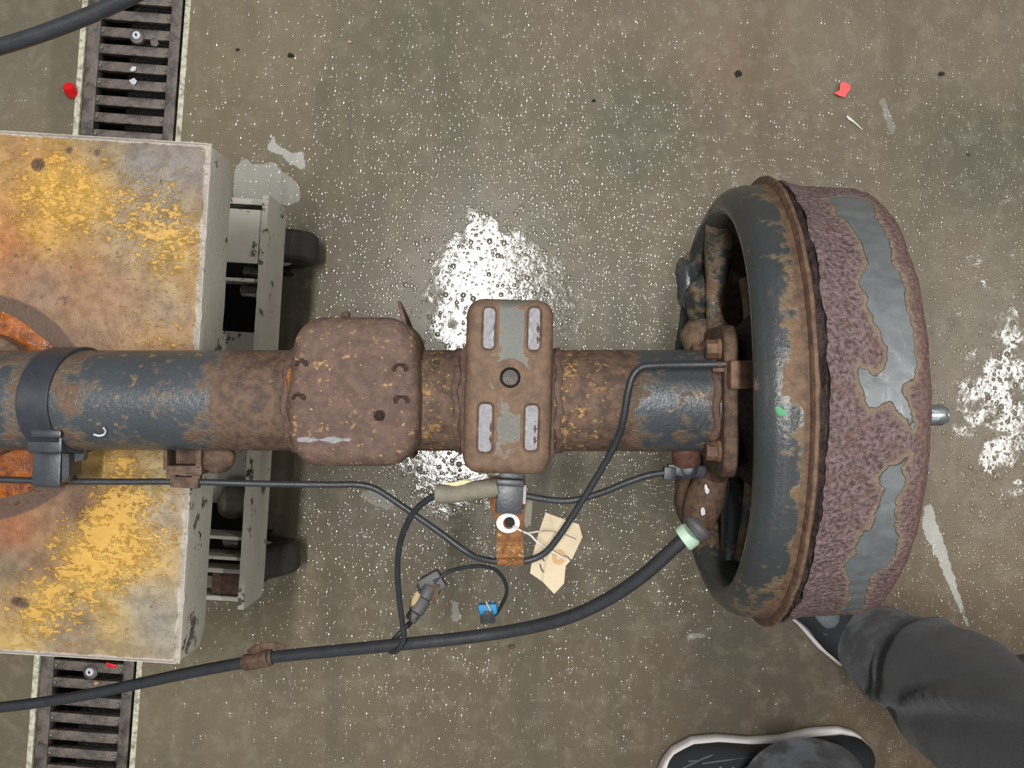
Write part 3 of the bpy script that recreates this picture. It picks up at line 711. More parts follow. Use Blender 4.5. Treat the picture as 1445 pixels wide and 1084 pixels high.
part('weld_seam', mk['sleeve'], axle, sweep(spline([P(783, 575, .663), P(784, 600, .655), P(784, 632, .635)]), [.0028]*60 if False else .0026, 8), label='pale grey weld seam')

# small box bracket below the tube
bx = lambda a, b, c, d, z, t, bev=.001: box((P(a, b, z)+P(c, d, z))/2, (abs(P(c, d, z).x-P(a, b, z).x), abs(P(a, b, z).y-P(c, d, z).y), t), None, bev)
part('tube_bracket', mk['brown'], axle, bx(236, 624, 242, 662, .612, .022), bx(240, 656, 290, 669, .612, .022), bx(281, 628, 289, 660, .612, .022), bx(240, 630, 284, 664, .598, .004),
     blob(P(306, 645, .608), (.016, .015, .012), jit=.12, seed=2), label='rusty box-shaped bracket')
part('line_clip', mk['brown'], axle, box(P(262, 680, .604), (.026, .0105, .010), rotz(-3), .002), bx(236, 664, 250, 676, .606, .008), bx(272, 664, 284, 676, .606, .008), label='rusty clip holding the brake line')

# flange plate with bolts and the fitting
def yz_plate(l0, l1, hy, hz, rc, n=9):
    pts = []
    for (sy, sz, a0) in ((1, 1, 0), (-1, 1, 90), (-1, -1, 180), (1, -1, 270)):
        for i in range(n):
            a = math.radians(a0+90*i/(n-1)); pts.append((sy*(hy-rc)+rc*math.cos(a), sz*(hz-rc)+rc*math.sin(a)))
    m = len(pts); v = []
    for l, g in ((l0, .0015), (l0+.0015, 0), (l1-.0015, 0), (l1, .0015)):
        for y, z in pts: v.append(AL(l, y*(1-g/hy), z*(1-g/hz)))
    f = [tuple(range(m)), tuple(3*m+k for k in range(m))[::-1]]
    for r in range(3): f += [(r*m+k, r*m+(k+1) % m, (r+1)*m+(k+1) % m, (r+1)*m+k) for k in range(m)]
    return v, f
part('flange_plate', mk['brown'], axle, yz_plate(.176, .188, .064, .056, .022), label='rusty square flange at the tube end')
for y, z in ((.044, .036), (-.042, .036), (.044, -.036), (-.042, -.036)):
    part('bolt', mk['bolt'], axle, cyl(AL(.164, y, z), AL(.1765, y, z), .0078, 6, .001), cyl(AL(.173, y, z), AL(.1765, y, z), .0092, 20, .0006))
part('fitting_block', mk['bolt'], axle, box(AL(.188, .022, .061), (.020, .023, .020), None, .0015), box(AL(.172, .0275, .050), (.010, .006, .006), None, .001))
part('sensor_boss', mk['redrust'], axle, cyl(P(966, 611, .628), P(969, 654, .618), .0125, 28, .002), label='reddish round boss below the tube')

# backing plate (pressed ring) and its inner web
NB = 240
prof = dens([(.2165, .180), (.2165, .190), (.2150, .1925), (.2125, .1925), (.2110, .190), (.2105, .1865), (.206, .1850), (.196, .1850), (.187, .1825), (.180, .1775), (.1765, .171), (.1765, .1665), (.180, .1610), (.187, .1575), (.200, .1560), (.228, .1550)], .0025)
def pm(l, r, a):
    k = math.exp(-((r-.171)/.012)**2); s = math.sin
    far = max(0, -math.cos(a))
    d = -.0075*k*far**.7-.0012*k*s(5*a+1)-.0035*k*far*max(0, s(7*a+.6))**3 - .0035*k*far*max(0, s(4*a-.8))**4
    jag = .0006*mnoise.noise(Vector((math.cos(a)*14, math.sin(a)*14, l*90))) if r > .187 else 0
    return l+d+jag, r+jag+.0010*k*s(6*a+.5)
v, f = lathe(prof, NB, pm)
L = np.repeat([l for l, r in prof], NB); A = np.tile(np.arange(NB)*2*math.pi/NB, len(prof)); Rr = np.repeat([r for l, r in prof], NB)
rust = -.02+np.where(L > .2085, 1.0, 0)+np.interp(L, [.176, .196, .207, .211], [0, .08, .35, .6])+.3*np.exp(-((A-.35)/.35)**2)*(L > .19)+.22*(np.cos(A) < -.3)+.22*np.exp(-((A-.10)/.22)**2)*(L > .190)+.3*np.exp(-((A-5.2)/.25)**2)
finish('backing_plate', v, f, mk['plate'], axle, attrs={'rust': rust, 'spk': [.2]*len(v)}, label='dark pressed ring of the brake backing plate')
v, f = lathe(dens([(.226, .157), (.232, .150), (.230, .10), (.222, .085), (.205, .072), (.186, .052), (.184, .03)], .006), 160, lambda l, r, a: (l-.006*max(0, math.cos(3*a+.6))**2*math.exp(-((r-.12)/.03)**2), r))
finish('plate_web', v, f, mk['webdark'], axle, label='dark rusted inner web of the backing plate')
gp = {'rust': None}
def tinted(name, mat, parent, vf, rust, **k):
    return finish(name, vf[0], vf[1], mat, parent, attrs={'rust': [rust]*len(vf[0]), 'spk': [.2]*len(vf[0])}, **k)
tinted('rib', mk['plate'], axle, sweep(spline([P(1012, 318, .60), P(1016, 345, .585), P(1012, 385, .578), P(1006, 425, .575), P(1012, 462, .58), P(1022, 476, .59)]), lambda t: .0105+.0035*math.sin(t*7), 16), .42, label='brown pressed rib in the ring opening')
tinted('rib', mk['plate'], axle, sweep(spline([P(1026, 668, .59), P(1034, 700, .58), P(1036, 745, .575), P(1032, 790, .572), P(1018, 818, .575)]), lambda t: .013-.002*t, 16), .22, label='dark pressed rib beside the cable boss')
tinted('rib', mk['plate'], axle, sweep(spline([P(1052, 395, .60), P(1058, 440, .61), P(1060, 500, .615), P(1062, 600, .615), P(1058, 700, .605), P(1046, 790, .59)]), lambda t: .006, 12), .5)
tinted('boss', mk['plate'], axle, blob(P(985, 478, .565), (.016, .019, .018), jit=.1, seed=4), .3)
tinted('boss', mk['plate'], axle, blob(P(970, 400, .53), (.012, .03, .012), jit=.15, seed=6), .2)
tinted('boss', mk['plate'], axle, blob(P(985, 425, .55), (.012, .022, .02), jit=.15, seed=8), .25)
tinted('boss', mk['plate'], axle, blob(P(1006, 786, .545), (.012, .02, .016), jit=.15, seed=9), .5)
part('boss', mk['brown'], axle, blob(P(968, 700, .56), (.010, .03, .015), jit=.15, seed=12))
part('cable_boss', mk['brown'], axle, sweep(spline([P(1008, 668, .60), P(1000, 690, .59), P(992, 712, .582), P(984, 742, .576)]), lambda t: .0135+.0045*math.sin(t*3), 20), label='brown boss where the brake cable enters')
for px, py, s, in ((998, 690, .004), (992, 722, .0035)):
    part('paint_fleck', mk['white'], axle, blob(P(px, py, .607), (s*.6, s*1.0, .0012), jit=.3, seed=px))
part('adjuster', mk['zinc'], axle, blob(P(1071, 500, .62), (.006, .009, .008), jit=.05), label='grey metal adjuster end')
# green paint dab on the ring, following its curve
v = []; f = []; n = 24
c0 = (.1955, -.0115)
for j, fr in enumerate((0, .6, 1)):
    for k in range(n):
        t = 2*math.pi*k/n; r = fr*(1+.12*math.sin(3*t+1)); l = .1905+.0036*r*math.cos(t); y = -.0045+.0030*r*math.sin(t)-.0015*r*math.cos(t)
        rad = .1853 if l > .196 else .1853-.0022*((.196-l)/.009)**1.3*1.2
        v.append(AX(l, math.asin(y/.185), rad+.0009-(0.0006 if fr == 1 else 0)))
f = [tuple(range(n, 2*n))]+[(n+k, 2*n+k, 2*n+(k+1) % n, n+(k+1) % n) for k in range(n)]
finish('paint_dab', v, f, mk['green'], axle, label='small green paint mark')

# brake drum
ND = 420
def cyl_hit(px, py, r):
    d = (P(px, py, 0)-Vector((0, 0, CAM_H))); o = Vector((0, 0, CAM_H))-AO
    a1, b1 = d.dot(AUP), d.dot(AY); a0, b0 = o.dot(AUP), o.dot(AY)
    A_, B_, C_ = a1*a1+b1*b1, 2*(a0*a1+b0*b1), a0*a0+b0*b0-r*r; disc = max(0, B_*B_-4*A_*C_)
    t = (-B_-math.sqrt(disc))/(2*A_); q = o+d*t
    return q.dot(AT), math.atan2(q.dot(AY), q.dot(AUP))
prd = dens([(.2265, .176), (.2235, .184), (.2225, .1885), (.2245, .1892), (.232, .1868), (.243, .1842), (.262, .1836), (.264, .1828), (.284, .1822), (.2925, .1800), (.2975, .1745), (.2995, .166)], .0022) + dens([(.2995, .166), (.300, .09), (.3, .064), (.326, .060), (.333, .053), (.335, .0)], .01)[1:]
def dm(l, r, a):
    p = Vector((math.cos(a)*r, math.sin(a)*r, l)); j = .0009*mnoise.noise(p*95) + .0005*mnoise.noise(p*260)
    e = math.exp(-max(0, l-.2222)/.0035); jl = .0028*mnoise.noise(Vector((math.cos(a)*7, math.sin(a)*7, 3)))*e+.0014*mnoise.noise(Vector((math.cos(a)*26, math.sin(a)*26, 9)))*e
    return l+jl+(0.0012*mnoise.noise(p*40) if r > .16 else 0), r+(j if r > .1 else 0)
v, f = lathe(prd, ND, dm)
L = np.repeat([l for l, r in prd], ND); A = (np.tile(np.arange(ND)*2*math.pi/ND, len(prd))+math.pi) % (2*math.pi)-math.pi
S = A*.183
up = [(1165,285),(1195,275),(1225,280),(1240,310),(1255,350),(1262,370),(1275,400),(1280,425),(1278,440),(1288,460),(1292,490),(1296,510),(1290,530),(1275,545),(1283,570),(1290,605),(1275,590),(1255,568),(1240,572),(1228,574),(1215,555),(1208,535),(1212,518),(1235,532),(1250,515),(1250,490),(1235,465),(1225,440),(1225,420),(1213,400),(1222,370),(1215,345),(1200,320),(1180,305),(1180,290)]
lo = [(1282,645),(1275,660),(1275,690),(1264,710),(1262,740),(1268,770),(1252,800),(1228,815),(1224,840),(1214,862),(1185,866),(1198,850),(1200,820),(1188,800),(1208,780),(1210,755),(1230,740),(1240,710),(1245,690),(1238,676),(1260,660)]
sd = np.full(L.shape, -1.0)
for poly in (up, lo):
    q = []
    for px, py in poly:
        l, a = cyl_hit(px, py, .1828); q.append((l, a*.183))
    sd = np.maximum(sd, sd_poly(L, S, q))
edge = np.clip((L-.282)/.01, 0, 1)
drum = finish('brake_drum', v, f, mk['drum'], axle, attrs={'patch': sd+.001, 'edge': edge}, label='heavily pitted brake drum with smooth grey patches')
# layered rust in the gap between plate and drum
v, f = lathe(dens([(.2135, .183), (.2155, .1865), (.219, .1845), (.222, .187), (.2245, .184)], .001), 360, lambda l, r, a: (l+.0012*mnoise.noise(Vector((math.cos(a)*18, math.sin(a)*18, l*400))), r+.0022*mnoise.noise(Vector((math.cos(a)*22, math.sin(a)*22, l*300)))))
finish('rust_scale', v, f, mk['scale'], axle, label='dark flaking rust in the gap beside the drum')
for i in range(8):
    a = math.radians(-8+45*i); y, z = math.sin(a)*.074, math.cos(a)*.074; long = (i == 0)
    L1 = .350 if long else .318
    sdp = part('stud', mk['zinc'], drum, cyl(AL(.298, y, z), AL(L1, y, z), .0068, 20, .002), origin=WL[drum.name])
    if long: part('stud_nut', mk['zinc'], sdp, sweep([AL(.333, y, z), AL(.3345, y, z), AL(.345, y, z), AL(.349, y, z), AL(.351, y, z)], [.006, .0085, .0085, .0062, .002], 18), origin=WL[drum.name])

# cable bracket strap hanging off the spring seat
zb = .622
def pxpoly(pts, z): return [(P(x, y, z).x, P(x, y, z).y) for x, y in pts]
strap = part('hanger_strap', mk['orangerust'], axle, prism(pxpoly([(690, 672), (742, 672), (742, 700), (738, 740), (739, 796), (701, 796), (701, 742), (691, 712)], zb), zb-.004, zb), label='bright orange rusty strap hanging below the seat')
part('hanger_strap', mk['sleeve'], axle, prism(pxpoly([(740, 700), (752, 702), (749, 740), (742, 745), (739, 735)], zb-.01), zb-.016, zb-.01), label='grey strap edge')
part('strap_lip', mk['orangerust'], axle, sweep([P(702, 793, zb), P(738, 793, zb)], .0035, 12))

# band clamp on the tube
zc = .64
clamp = thing('band_clamp', AX(-.395, 0, .045), 'black plastic band clamp around the axle tube near the puddle', 'clamp')
prc = [(-.0135, .0446), (-.0135, .0468), (-.0125, .0476), (.0125, .0476), (.0135, .0468), (.0135, .0446)]
v, f = lathe(prc, 96, lambda l, r, a: (l-.3935-.012*math.cos(a)+.0015*math.sin(a), r))
finish('band', v, f, mk['plastic'], clamp)
part('buckle', mk['plastic'], clamp, box(P(67, 624, .640), (.030, .018, .012), rotz(-1), .002), box(P(67, 612, .652), (.026, .007, .007), rotz(-1), .002))
part('line_holder', mk['plastic'], clamp, box(P(68, 662, .618), (.0255, .030, .008), rotz(-2), .002), box(P(70, 682, .613), (.025, .007, .010), rotz(-2), .002))
part('side_web', mk['plastic'], clamp, prism(pxpoly([(90, 626), (122, 632), (117, 650), (104, 652), (98, 674), (88, 682)], .615), .607, .615), prism(pxpoly([(88, 640), (98, 640), (98, 672), (88, 682)], .625), .60, .626))

# ------------------------------------------------------------------ lines, cables, wire
bl = thing('brake_line', P(905, 517, .675), 'thin rigid black brake line running from the clamp to the drum fitting', 'brake line')
pts = spline([P(-30, 676, .603), P(68, 679, .603), P(150, 680, .603), P(262, 680, .603), P(380, 683, .600), P(470, 684, .598), P(505, 684, .598), P(530, 690, .597), P(560, 709, .596), P(620, 751, .597), P(660, 780, .600), P(685, 790, .606), P(720, 793, .610), P(745, 791, .610), P(768, 781, .612), P(788, 758, .618), P(815, 717, .628), P(850, 660, .646), P(872, 618, .664), P(880, 590, .674), P(886, 555, .679), P(893, 531, .680), P(905, 519, .680), P(925, 516, .680), P(970, 515, .680), P(1024, 514, .684)], .003)
part('line', mk['rubber'], bl, sweep(pts, .0030, 14))
part('line_end', mk['brown'], bl, sweep([P(1012, 514.5, .684), P(1030, 514, .684)], .0026, 12), label='bare threaded end of the line')

pb = thing('parking_brake_cable', P(560, 909, .47), 'long thick black brake cable sweeping from the drum down to the drain', 'cable')
pts = spline([P(966, 760, .585), P(950, 774, .58), P(915, 806, .565), P(880, 832, .55), P(840, 855, .535), P(800, 872, .52), P(750, 885, .50), P(700, 894, .485), P(640, 902, .475), P(560, 910, .460), P(470, 919, .435), P(390, 927, .41), P(340, 936, .395), P(270, 949, .365), P(200, 964, .335), P(130, 979, .31), P(60, 991, .29), P(-30, 1002, .27)], .005)
part('sheath', mk['rubber'], pb, sweep(pts, .0066, 16))
part('boot', mk['boot'], pb, sweep([P(989, 740, .588), P(986, 743, .588), P(982, 747, .588), P(980, 749, .588), P(977, 751, .588)], [.0125, .0145, .0145, .0125, .011], 24), label='ribbed grey rubber boot')
part('collar', mk['mint'], pb, sweep([P(977, 751, .588), P(974, 754, .587), P(965, 761, .585), P(962, 763, .585)], [.0105, .0122, .0122, .0105], 28), label='pale green collar ring')
part('cable_sleeve', mk['brown'], pb, sweep([P(345, 935, .395), P(347, 935, .396), P(378, 929, .408), P(380, 928, .409)], [.0075, .0092, .0092, .0075], 24), label='rusty metal sleeve on the cable')
part('cable_clip', mk['brown'], pb, sweep(spline([P(352, 922, .40), P(366, 914, .408), P(388, 911, .41), P(402, 917, .41)]), .0045, 10, flat=.5), sweep([P(380, 928, .409), P(384, 927.5, .409)], .0085, 20))

hs = thing('hose', P(60, 50, .75), 'thick black hose crossing above the upper drain grate', 'hose')
part('hose_body', mk['rubber'], hs, sweep(spline([P(-60, 84, .72), P(0, 66, .73), P(60, 47, .74), P(130, 20, .75), P(190, -8, .76), P(250, -40, .77)]), .0064, 18))

sw = thing('sensor_wire', P(720, 700, .63), 'black sensor wire looped round the brake cable, ending in a blue plug', 'wire')
pts = spline([P(940, 667, .622), P(915, 671, .622), P(885, 681, .622), P(850, 695, .624), P(815, 705, .626), P(790, 707, .626), P(765, 704, .627), P(738, 699, .628)], .003)
part('wire', mk['rubber'], sw, sweep(pts, .0030, 12))
pts = spline([P(622, 696, .625), P(604, 705, .618), P(585, 722, .60), P(572, 745, .58), P(563, 775, .555), P(561, 810, .53), P(564, 850, .505), P(568, 880, .490), P(570, 900, .482), P(565, 913, .476), P(556, 920, .462), P(549, 916, .450), P(556, 903, .441), P(572, 886, .440), P(590, 868, .438)], .003)
part('wire', mk['rubber'], sw, sweep(pts, .0029, 12))
part('wire_sleeve', mk['sleeve'], sw, sweep(spline([P(616, 697, .628), P(640, 697, .630), P(670, 692, .632), P(702, 688, .632)]), lambda t: .0085 if t < .12 else .0078+.0008*t, 18), label='dirty grey rubber sleeve on the wire')
part('tape', mk['cream'], sw, blob(P(655, 683, .632), (.013, .0035, .003), jit=.3, R=rotz(4), seed=1), label='torn cream tape on the sleeve')
part('sleeve_end', mk['baregrey'], sw, box(P(737, 697, .629), (.007, .017, .014), rotz(-3), .0015), label='pale metal end of the sleeve')
part('clip', mk['plastic'], sw, box(P(719, 700, .634), (.0235, .030, .010), rotz(-3), .002), box(P(720, 681, .640), (.0245, .006, .009), rotz(-3), .0015), box(P(722, 673, .628), (.022, .012, .007), rotz(-3), .0015), label='folded black plastic clip')
part('plug', mk['plastic'], sw, cyl(P(970, 655, .616), P(972, 668, .612), .0112, 24, .0015), box(P(968, 664, .617), (.034, .0105, .011), rotz(-3), .002), box(P(944, 668, .619), (.011, .012, .012), rotz(-5), .0015), cyl(P(970, 661, .624), P(970, 661, .6265), .006, 20, .0008), label='black sensor plug on the boss')
# lower sensor body
part('sensor_shaft', mk['boot'], sw, cyl(P(598, 845, .43), P(586, 865, .435), .0085, 20, .0015), cyl(P(607, 828, .425), P(598, 845, .43), .0075, 20, .001), cyl(P(586, 865, .435), P(578, 876, .437), .0068, 18, .001), label='grey sensor shaft')
part('sensor_shaft', mk['crumb'], sw, blob(P(585, 846, .437), (.004, .009, .003), R=rotz(-28), jit=.2), label='pale residue on the shaft')
part('sensor_head', mk['boot'], sw, cyl(P(600, 838, .418), P(612, 820, .412), .013, 24, .002), box(P(610, 823, .42), (.026, .022, .016), rotz(30), .004), label='grimy sensor head')
part('sensor_head', mk['brown'], sw, prism(pxpoly([(612, 824), (621, 826), (618, 842), (612, 855), (608, 845), (604, 838)], .43), .41, .43), label='rusty corner of the sensor head')
pts = spline([P(612, 822, .428), P(622, 814, .425), P(635, 806, .42), P(655, 801, .41), P(680, 799, .40), P(700, 805, .39), P(712, 820, .375), P(715, 836, .36), P(710, 850, .345), P(700, 866, .33), P(688, 872, .32)], .003)
part('wire', mk['rubber'], sw, sweep(pts, .0023, 10))
pl = part('plug', mk['plastic'], sw, box(P(688, 868, .345), (.017, .018, .014), rotz(3), .0015), *[box(P(681+5*k, 868, .353), (.0016, .017, .003), rotz(3), .0005) for k in range(4)], label='ribbed black connector plug')
part('plug_seal', mk['blue'], pl, box(P(688, 856, .350), (.021, .0075, .014), rotz(3), .002), blob(P(679, 861, .352), (.0035, .005, .006), jit=.2), blob(P(698, 861, .352), (.0035, .005, .006), jit=.2), origin=WL[pl.name], label='bright blue seal')
part('plug_pin', mk['cream'], pl, sweep(spline([P(686, 849, .358), P(688, 854, .360), P(692, 862, .359)]), .0010, 8), origin=WL[pl.name])

# washer hung with the tag
v = []; f = []; n = 48; zc = zb+.0015
for k in range(n):
    a = 2*math.pi*k/n; q = P(717, 738, zb)
    for (rx, ry, dz, ox) in ((.0104, .0087, 0, 0), (.0104, .0087, .0016, 0), (.0052, .0052, .0016, .0008), (.0052, .0052, 0, .0008)):
        v.append(Vector((q.x+ox+rx*math.cos(a), q.y+ry*math.sin(a), zb+.0004+dz)))
for k in range(n):
    for j in range(4): f.append((4*k+j, 4*((k+1) % n)+j, 4*((k+1) % n)+(j+1) % 4, 4*k+(j+1) % 4))
ws = finish('washer', v, f, mk['white'], None, origin=P(717, 738, zb)); tag(ws, 'white oval washer on the orange rusty strap', 'washer')
bt = part('bolt_end', mk['dark'], None, cyl(P(719, 737, zb-.004), P(719, 737, zb+.004), .0045, 22, .001), origin=P(719, 737, zb)); bt.name = 'hanger_bolt'
tag(bt, 'small black bolt sitting inside the white washer', 'bolt')

# manila tag with string
tg = thing('manila_tag', P(785, 780, .59), 'folded manila card tag tied by white string to the strap', 'tag')
def sheet(poly, z, th, name, mat, parent, tiltx=0, **k):
    pp = pxpoly(poly, z); cx = sum(p[0] for p in pp)/len(pp); vs, fs = prism(pp, z, z+th)
    for q in vs: q.z += (q.x-cx)*tiltx
    return part(name, mat, parent, (vs, fs), **k)
sheet([(770, 723), (796, 733), (785, 775), (775, 806), (766, 821), (748, 809), (752, 783), (760, 752)], .588, .0009, 'card', mk['card'], tg, .05)
sheet([(777, 726), (817, 740), (822, 758), (808, 787), (798, 799), (796, 823), (782, 838), (766, 821), (772, 790), (784, 752)], .5905, .0009, 'card', mk['card'], tg, -.03)
q = P(798, 787, .594); v = []; f = []
for k in range(32):
    a = 2*math.pi*k/32
    for r, dz in ((.0072, 0), (.0072, .0008), (.0026, .0008), (.0026, 0)): v.append(Vector((q.x-.006+r*math.cos(a)*.85, q.y+r*math.sin(a), .5915+dz)))
for k in range(32):
    for j in range(4): f.append((4*k+j, 4*((k+1) % 32)+j, 4*((k+1) % 32)+(j+1) % 4, 4*k+(j+1) % 4))
finish('reinforcing_ring', v, f, mk['ring_card'], tg, label='tan reinforcing ring')
part('ink_mark', mk['ink'], tg, sweep(spline([P(763, 786, .5905), P(766, 789, .5905), P(768, 792, .5905)], .001), .0005, 6, flat=.4), sweep(spline([P(762, 796, .5905), P(764, 803, .5905), P(767, 808, .5905)], .001), .0005, 6, flat=.4), label='two short dark ink strokes')
part('string', mk['twine'], tg, sweep(spline([P(724, 743, .628), P(735, 749, .622), P(748, 755, .615), P(758, 765, .610), P(775, 776, .603), P(792, 786, .5965), P(797, 789, .594)], .002), .0009, 8))
part('string', mk['twine'], tg, sweep(spline([P(735, 749, .622), P(745, 752, .612), P(760, 750, .603)], .002), .0008, 8))
part('wire_tail', mk['wirefine'], tg, sweep(spline([P(760, 750, .603), P(775, 749, .60), P(795, 754, .596), P(813, 761, .593)], .002), .00035, 6), sweep(spline([P(797, 784, .5945), P(802, 787, .594), P(806, 792, .592)], .002), .0006, 6))

# ------------------------------------------------------------------ the person: lower legs in dark trousers, trainers
person = thing('person', P(1250, 980, 0), 'person in dark grey trousers and black trainers standing beside the brake drum', 'person')
def leg(path, rad, name, seed, folds):
    """path of (point, radius); soft folds pressed into the cloth"""
    pts = spline(path, .008); N = len(pts); F = frames(pts); n = 72; v = []; f = []; dust = []
    for i, p in enumerate(pts):
        t = i/(N-1); r = float(np.interp(t, [a for a, b in rad], [b for a, b in rad]))
        for k in range(n):
            a = 2*math.pi*k/n; d = 0
            for (tc, ac, wt, wa, amp, slope) in folds:
                da = (a-ac+math.pi) % (2*math.pi)-math.pi; tt = t-tc-slope*da
                d += amp*math.exp(-(tt/wt)**2-(da/wa)**2)
            d += .004*mnoise.noise(Vector((math.cos(a)*1.6, math.sin(a)*1.6, t*7+seed)))+.002*mnoise.noise(Vector((math.cos(a)*3, math.sin(a)*3, t*22+seed)))
            v.append(p+F[i][1]*math.cos(a)*(r+d)+F[i][2]*math.sin(a)*(r+d)); dust.append(max(0, 1-t*5.5))
    for i in range(N-1):
        for k in range(n): f.append((i*n+k, i*n+(k+1) % n, (i+1)*n+(k+1) % n, (i+1)*n+k))
    k0 = len(v)
    # turned-in hem so that the cuff is open below
    for k in range(n): v.append(v[k]*.0 + pts[0]+ (v[k]-pts[0])*.93 + Vector((0, 0, .012))); dust.append(1)
    for k in range(n): f.append((k0+k, k0+(k+1) % n, (k+1) % n, k))
    f.append(tuple((N-1)*n+k for k in range(n)))
    return v, f, dust
hip = Vector((.90, -.62, .93))
A1 = P(1238, 912, .075); 
l1 = leg([A1, A1+Vector((.012, -.004, .10)), A1+Vector((.030, -.012, .22)), A1+Vector((.065, -.035, .40)), A1+Vector((.135, -.075, .56)), hip+Vector((-.03, .10, -.12)), hip+Vector((.02, .07, 0))],
         [(0, .059), (.08, .066), (.2, .080), (.35, .093), (.5, .098), (.7, .095), (1, .11)], 'leg', 1.0,
         [(.125, 4.1, .012, 1.3, -.010, .02), (.16, 4.1, .020, 1.5, .010, .03), (.205, 5.0, .012, 1.0, -.007, -.10), (.27, 4.7, .022, .9, .016, -.20), (.33, 4.6, .03, .8, -.012, -.20), (.24, 2.9, .02, .8, -.010, .16), (.28, 2.9, .022, .9, .010, .16), (.10, 5.4, .012, 1.0, -.008, .0), (.075, 3.5, .008, .8, -.006, .05)])
A2 = P(1130, 1138, .085)
l2 = leg([A2, A2+Vector((.015, -.012, .10)), A2+Vector((.04, -.03, .22)), A2+Vector((.11, -.05, .40)), A2+Vector((.20, -.07, .56)), hip+Vector((-.10, -.08, -.12)), hip+Vector((-.03, -.08, 0))],
         [(0, .104), (.08, .096), (.2, .084), (.35, .084), (.5, .086), (.7, .095), (1, .11)], 'leg', 6.0,
         [(.10, 1.5, .015, 1.4, -.010, .03), (.14, 2.4, .02, 1.0, .008, .04), (.2, 3.6, .02, 1.3, -.010, 0)])
pel = blob(hip+Vector((0, -.0, .05)), (.16, .20, .14), jit=.03)
V = l1[0]+l2[0]+pel[0]; o1 = len(l1[0]); o2 = o1+len(l2[0])
Fc = l1[1]+[tuple(i+o1 for i in q) for q in l2[1]]+[tuple(i+o2 for i in q) for q in pel[1]]
tr = finish('trousers', V, Fc, mk['cloth'], person, attrs={'dust': l1[2]+l2[2]+[0]*len(pel[0])}, angle=70, label='dark grey work trousers with dusty cuffs')
# seams
part('side_seam', mk['dark'], tr, sweep([l1[0][i*72+26]+Vector((0, 0, .0)) for i in range(14, 70)], .0010, 6), origin=WL[tr.name])

def shoe(heel, toe, name_label, zoff=0):
    heel = Vector(heel); toe = Vector(toe); ax = (toe-heel); Ls = ax.length; ax.normalize(); sd_ = Vector((-ax.y, ax.x, 0)); n = 40
    # half widths along the foot
    def hw(t): return float(np.interp(t, [0, .04, .12, .25, .4, .55, .7, .82, .92, .97, 1], [.012, .028, .037, .039, .034, .037, .046, .047, .036, .022, .006]))
    def top(t): return float(np.interp(t, [0, .05, .15, .3, .42, .55, .7, .85, .95, 1], [.05, .078, .088, .088, .082, .070, .058, .048, .038, .026]))
    ts = [0, .01, .03, .06, .1]+[.1+.02*i for i in range(1, 43)]+[.965, .98, .99, 1.0]
    def loft(zlo, zhi, wsc, dome):
        v = []; f = []
        for t in ts:
            c = heel+ax*(t*Ls); w_ = hw(t)*wsc; z0 = zlo(t); z1 = zhi(t)
            for k in range(n):
                a = 2*math.pi*k/n; ca, sa = math.cos(a), math.sin(a)
                y = w_*math.copysign(abs(ca)**(.55 if not dome else .75), ca)
                z = (z0+z1)/2+(z1-z0)/2*math.copysign(abs(sa)**(.4 if not dome else .9), sa)
                v.append(c+sd_*y+Vector((0, 0, z)))
        m = len(ts)
        for i in range(m-1):
            for k in range(n): f.append((i*n+k, i*n+(k+1) % n, (i+1)*n+(k+1) % n, (i+1)*n+k))
        f += [tuple(range(n))[::-1], tuple((m-1)*n+k for k in range(n))]
        return v, f
    sp = lambda t: .006*max(0, (t-.8)/.2)**2
    up = part('shoe', mk['shoe'], person, loft(lambda t: .006+sp(t), lambda t: top(t), .95, True), label=name_label)
    part('sole', mk['sole'], up, loft(lambda t: .001+sp(t), lambda t: .028+sp(t)-.004*math.sin(t*6), 1.07, False), origin=WL[up.name], label='white foam sole')
    on = lambda t, s: heel+ax*(t*Ls)+sd_*(s*hw(t))+Vector((0, 0, .012+(top(t)-.012)*math.sqrt(max(0, 1-abs(s)**2.4))**.9+.003))
    for i in range(5):
        t = .50+.055*i; part('lace', mk['shoe_trim'], up, sweep(spline([on(t, -.42), on(t+.01, 0), on(t, .42)], .004), .0022, 8), origin=WL[up.name])
    part('tongue', mk['shoe_trim'], up, blob(on(.40, 0)+Vector((0, 0, -.004)), (.022, .015, .006), jit=.05, R=Matrix.Rotation(math.atan2(ax.y, ax.x), 3, 'Z')), origin=WL[up.name])
    for s in (-1, 1):
        for (t0, t1, s0, s1) in ((.30, .86, .86, .62), (.40, .80, .78, .5), (.34, .66, .55, .86), (.62, .93, .9, .35)):
            part('piping', mk['shoe_trim'], up, sweep(spline([on(t0, s*s0), on((t0+t1)/2, s*(s0+s1)/2*1.06), on(t1, s*s1)], .005), .0013, 6), origin=WL[up.name])
    return up
shoe(P(1228, 930, 0), P(1016, 736, 0), 'black trainer partly under the brake drum')
shoe(P(1218, 1054, 0), P(926, 1088, 0), 'black trainer with white sole nearer the picture bottom')

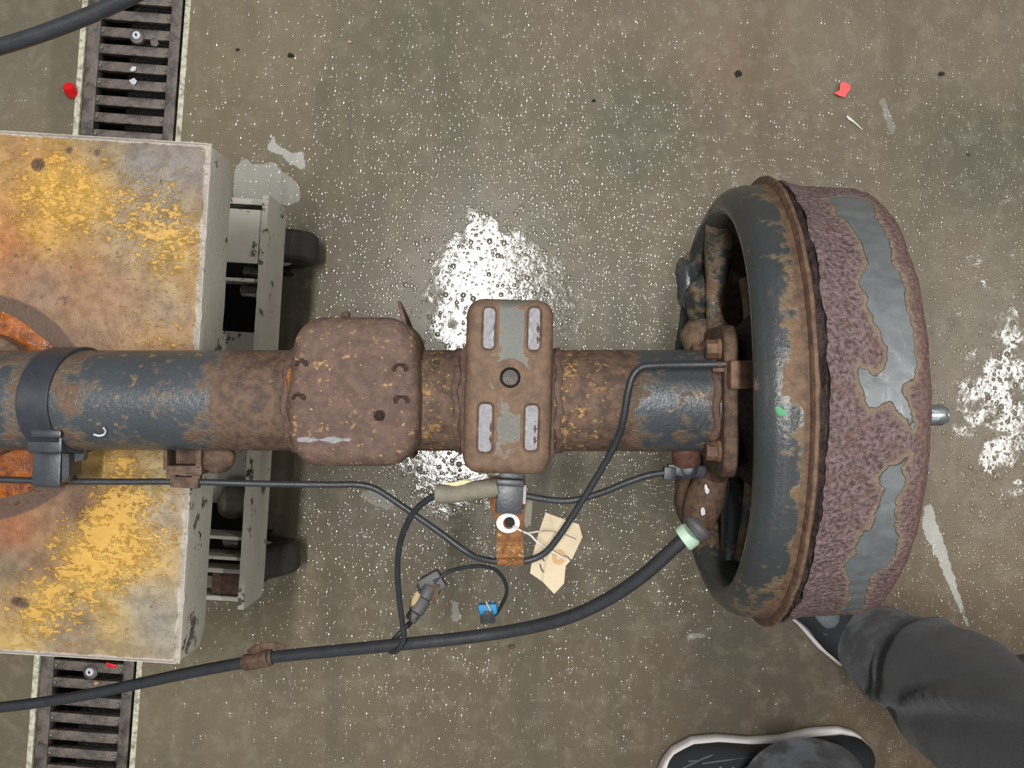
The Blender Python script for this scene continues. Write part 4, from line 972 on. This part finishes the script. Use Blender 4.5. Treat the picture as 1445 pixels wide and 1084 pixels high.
# ------------------------------------------------------------------ small litter on the floor
q = P(102, 128, 0)
cp = part('bottle_cap', mk['red'], None, sweep([q+Vector((0, -.004, .001)), q+Vector((0, -.0035, .003)), q+Vector((0, 0, .010)), q+Vector((0, .003, .014)), q+Vector((0, .0035, .015))], [.0092, .0095, .0088, .0078, .006], 24), origin=q)
cp.name = 'red_cap'; tag(cp, 'small red plastic cap lying on the pale drain rim', 'cap')
for i, (px, py, z) in enumerate(((0, 0, 0),)):
    q = P(1187, 128, 0)
    v, f = prism(pxpoly([(1184, 119), (1190, 116), (1199, 120), (1199, 127), (1191, 138), (1183, 137), (1176, 132), (1183, 129)], .002), .001, .0035)
    for p in v: p.z += .002*math.sin(p.x*500)+.0025
    o = finish('plastic_scrap', v, f, mk['coral'], None, origin=q); tag(o, 'torn coral red plastic scrap on open concrete above the drum', 'plastic scrap')
o = part('plastic_scrap', mk['red'], None, box(P(157, 939, -.002), (.016, .006, .003), rotz(-15), .001), origin=P(157, 939, -.002)); tag(o, 'small red scrap caught in the grate below the cart', 'plastic scrap')
o = part('splinter', mk['twine'], None, sweep([P(1195, 164, .002), P(1198, 167, .003), P(1206, 173, .003), P(1217, 183, .002)], [.0012, .0022, .0012, .0006], 8), origin=P(1205, 173, .002)); tag(o, 'thin white splinter on the concrete near the coral scrap', 'splinter')
lits = [(410, 78, .0042, 'pebble', 'black pebble on the concrete right of the upper drain'), (335, 70, .0028, 'pebble', 'tiny dark chip between the upper drain and black pebble'), (1329, 104, .0042, 'pebble', 'black pebble near the upper right of the floor'), (1042, 104, .0055, 'pebble', 'dark crumb on the concrete left of the coral scrap'),
        (722, 913, .0045, 'brown', 'reddish brown flake beside the long brake cable'), (278, 135, .002, 'crumb', 'tan grain on concrete by the upper drain rim'), (493, 59, .0028, 'crumb', 'cream grain on open concrete at the top of the floor'), (838, 142, .003, 'pebble', 'small dark grit speck in mid floor above the spring seat'),
        (1368, 218, .003, 'brown', 'brown grit speck at the right side of the floor'), (136, 964, .0036, 'crumb', 'tan crumb resting on the grate below the cart')]
for px, py, s, m_, lb in lits:
    o = part('pebble' if m_ == 'pebble' else 'grit', mk[m_], None, blob(P(px, py, s*.5), (s, s*.75, s*.6), jit=.35, seed=px), origin=P(px, py, s*.5)); tag(o, lb, 'debris')
for i, (px, py, s) in enumerate(((188, 97, .0042), (188, 115, .005))):  # water glints on the bars, painted as small white blobs
    o = part('painted_glint', mk['white'], None, blob(P(px, py, .0006), (s, s*.85, .0012), jit=.3, seed=i), origin=P(px, py, 0)); tag(o, ('upper' if i == 0 else 'lower')+' of two water glints painted white on the bars of the upper grate', 'painted glint', 'painted water glints on the grate')
o = part('nut', mk['iron'], None, sweep([P(218, 60, -.016), P(218, 60, -.015), P(218, 60, -.004), P(218, 60, -.003)], [.006, .007, .007, .006], 6), origin=P(218, 60, 0)); tag(o, 'steel hex nut wedged in a slot of the upper grate', 'nut')
